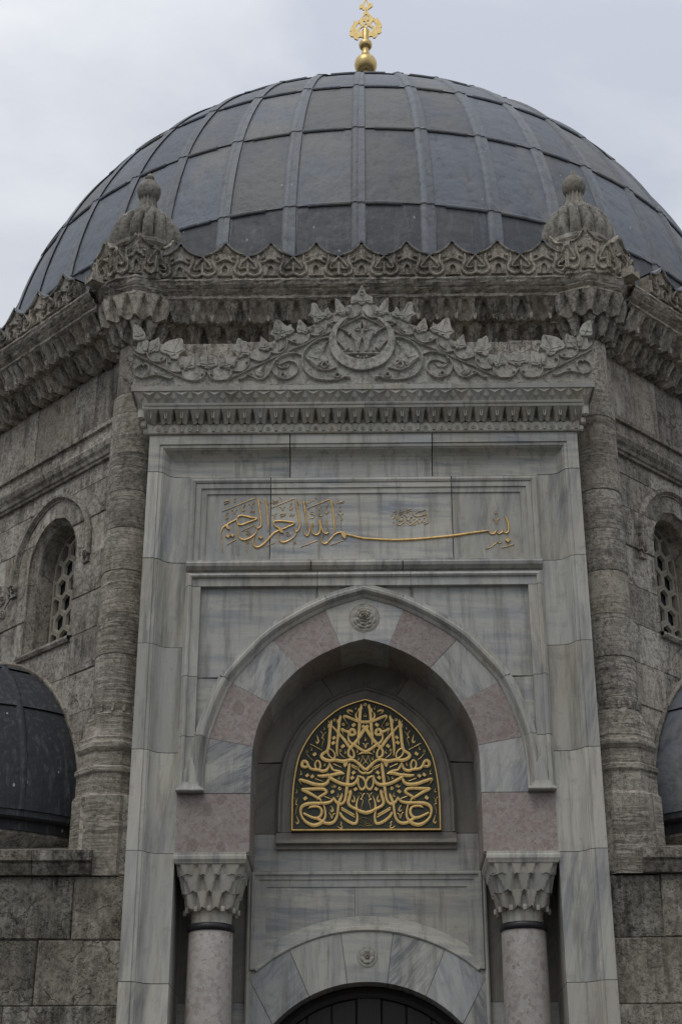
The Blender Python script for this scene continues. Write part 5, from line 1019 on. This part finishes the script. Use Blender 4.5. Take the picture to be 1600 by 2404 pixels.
# ================================================================= columns carrying the arch
for sx, lab in ((-1, 'speckled pinkish breccia column with stalactite capital left of the doorway'), (1, 'speckled pinkish breccia column with stalactite capital right of the doorway')):
    cx, cy = sx * 1.378, .42
    c = thing('breccia_column', lab, 'column', (cx, cy, 0), 'breccia columns flanking the doorway')
    put('shaft', lathe(MB(), [(.215, .3), (.213, 1.0), (.208, 2.5), (.200, 3.6), (.195, 4.085), (.19, 4.10)], 48, cx, cy).mesh('shaft', 50), M['column'], c)
    put('base', lathe(MB(), [(.29, 0), (.29, .12), (.25, .16), (.26, .22), (.22, .3)], 40, cx, cy).mesh('base', 50), M['marble'], c)
    put('collar', lathe(MB(), [(.19, 4.085), (.205, 4.09), (.214, 4.11), (.214, 4.13), (.203, 4.15), (.185, 4.155)], 48, cx, cy).mesh('collar', 60), M['collar'], c)
    nk = lathe(MB(), [(.180, 4.15), (.180, 4.20), (.183, 4.24), (.19, 4.29)], 96, cx, cy, 0, fn=lambda a, t, z: 1 - .03 * (abs(math.sin(6 * a)) < .12))
    cap_ = put('capital', nk.mesh('capital', 40), M['carve'], c)
    def sq(a, k, r, h):     # between circle radius r and square half-width h
        m = max(abs(math.cos(a)), abs(math.sin(a))); return r * (1 - k) + h / m * k
    def tier(z0, z1, k0, k1, r0, r1, h0, h1, nc, rec, scal, ph0=0):
        n = nc * 10; nv = 7; vs = []
        for q in range(nv + 2):
            t = max(q - 1, 0) / nv
            for i in range(n):
                a = 2 * PI * i / n + PI / 4; ph = abs((((a - PI / 4) * nc / (2 * PI) + ph0) % 1) * 2 - 1); half = .75 * max(1 - t, 0) ** .6
                d = rec * min(1, max(0, 1 - ph / half) * 2.2) if half > .02 else 0
                k = k0 + (k1 - k0) * t; r = min(sq(a, k, r0 + (r1 - r0) * t, h0 + (h1 - h0) * t), (h0 + (h1 - h0) * t) * 1.32) - d
                if q == 0: r -= .07
                vs.append((cx + r * math.cos(a), cy + r * math.sin(a), z0 + (z1 - z0) * t - scal * (1 - ph ** 1.5) * (1 - t) ** 2 + scal * .4 * (ph > .9)))
        fs = [(q * n + i, q * n + (i + 1) % n, (q + 1) * n + (i + 1) % n, (q + 1) * n + i) for q in range(nv + 1) for i in range(n)]
        return MB().add(vs, fs).mesh('stalactite_tier', 28)
    put('stalactite_tier', tier(4.275, 4.412, .30, .50, .232, .252, .232, .252, 12, .040, .024), M['carve'], cap_)
    put('stalactite_tier', tier(4.408, 4.552, .75, .95, .265, .285, .262, .284, 12, .036, .022, .5), M['carve'], cap_)
    put('stalactite_tier', tier(4.548, 4.64, 1, 1, .29, .29, .292, .300, 16, .018, .012, .5), M['carve'], cap_)
    for k in range(12):
        a = 2 * PI * (k + .5) / 12 + PI / 4; q = lathe(MB(), [(.004, -.04), (.017, -.035), (.02, -.012), (.018, .01)], 8, cx + .236 * math.cos(a), cy + .236 * math.sin(a), 4.275); put('drop', q, M['carve'], cap_)
    ab = MB(); h = .323
    pr = [(0.03, 4.63), (.015, 4.64), (.012, 4.65), (-.0, 4.675), (0, 4.70), (.004, 4.715), (.004, 4.735), (.1, 4.735)]
    vs = []
    for o, z in pr: vs += [(cx - h + o, cy - h + o, z), (cx + h - o, cy - h + o, z), (cx + h - o, cy + h + .05 - o, z), (cx - h + o, cy + h + .05 - o, z)]
    fs = [(i * 4 + k, i * 4 + (k + 1) % 4, i * 4 + 4 + (k + 1) % 4, i * 4 + 4 + k) for i in range(len(pr) - 1) for k in range(4)] + [(3, 2, 1, 0)]
    put('abacus', ab.add(vs, fs), M['marble'], cap_)

# ================================================================= gilt calligraphy plaque
pq = thing('calligraphy_plaque', 'pointed dark green plaque with mirrored golden calligraphy above the doorway', 'plaque', (0, .74, 5.07))
put('board', prism(MB(), fullM, .722, .80, 0), M['panel'], pq)
bt = MB(); P0 = [(-.697, 5.065)] ; clos = fullM
sweep(bt, clos, [(0, .745), (0, .705), (-.006, .700), (-.016, .700), (-.020, .706), (-.020, .725)], closed=True, side=-1)
put('gilt_border', bt, M['gold'], pq)
Sm, Pm = decode(MED)
for s_, nm in ((1, 'gilt_lettering'), (-1, 'gilt_lettering')):
    mb = MB()
    for i, q in enumerate(Sm):
        stroke(mb, [(x, z, max(w_ * 1.27, .005)) for x, z, w_ in q], .7215, min(.013, .004 + .28 * max(p[2] for p in q)) + .00015 * (i % 30) + (.00007 if s_ < 0 else 0), 3, mirror=s_ < 0, flat=.86)
    for i, q in enumerate(Pm): prism(mb, [(s_ * x, z) for x, z in q], .7085 - .0003 * (i % 9), .7225, .0015)
    put(nm, mb, M['gold'], pq)
mb = MB(); Ss, _ = decode(SIG)
for q in Ss: stroke(mb, q, .7215, .006, 2)
put('signature', mb, M['gold_old'], pq)
bpy.context.view_layer.update()
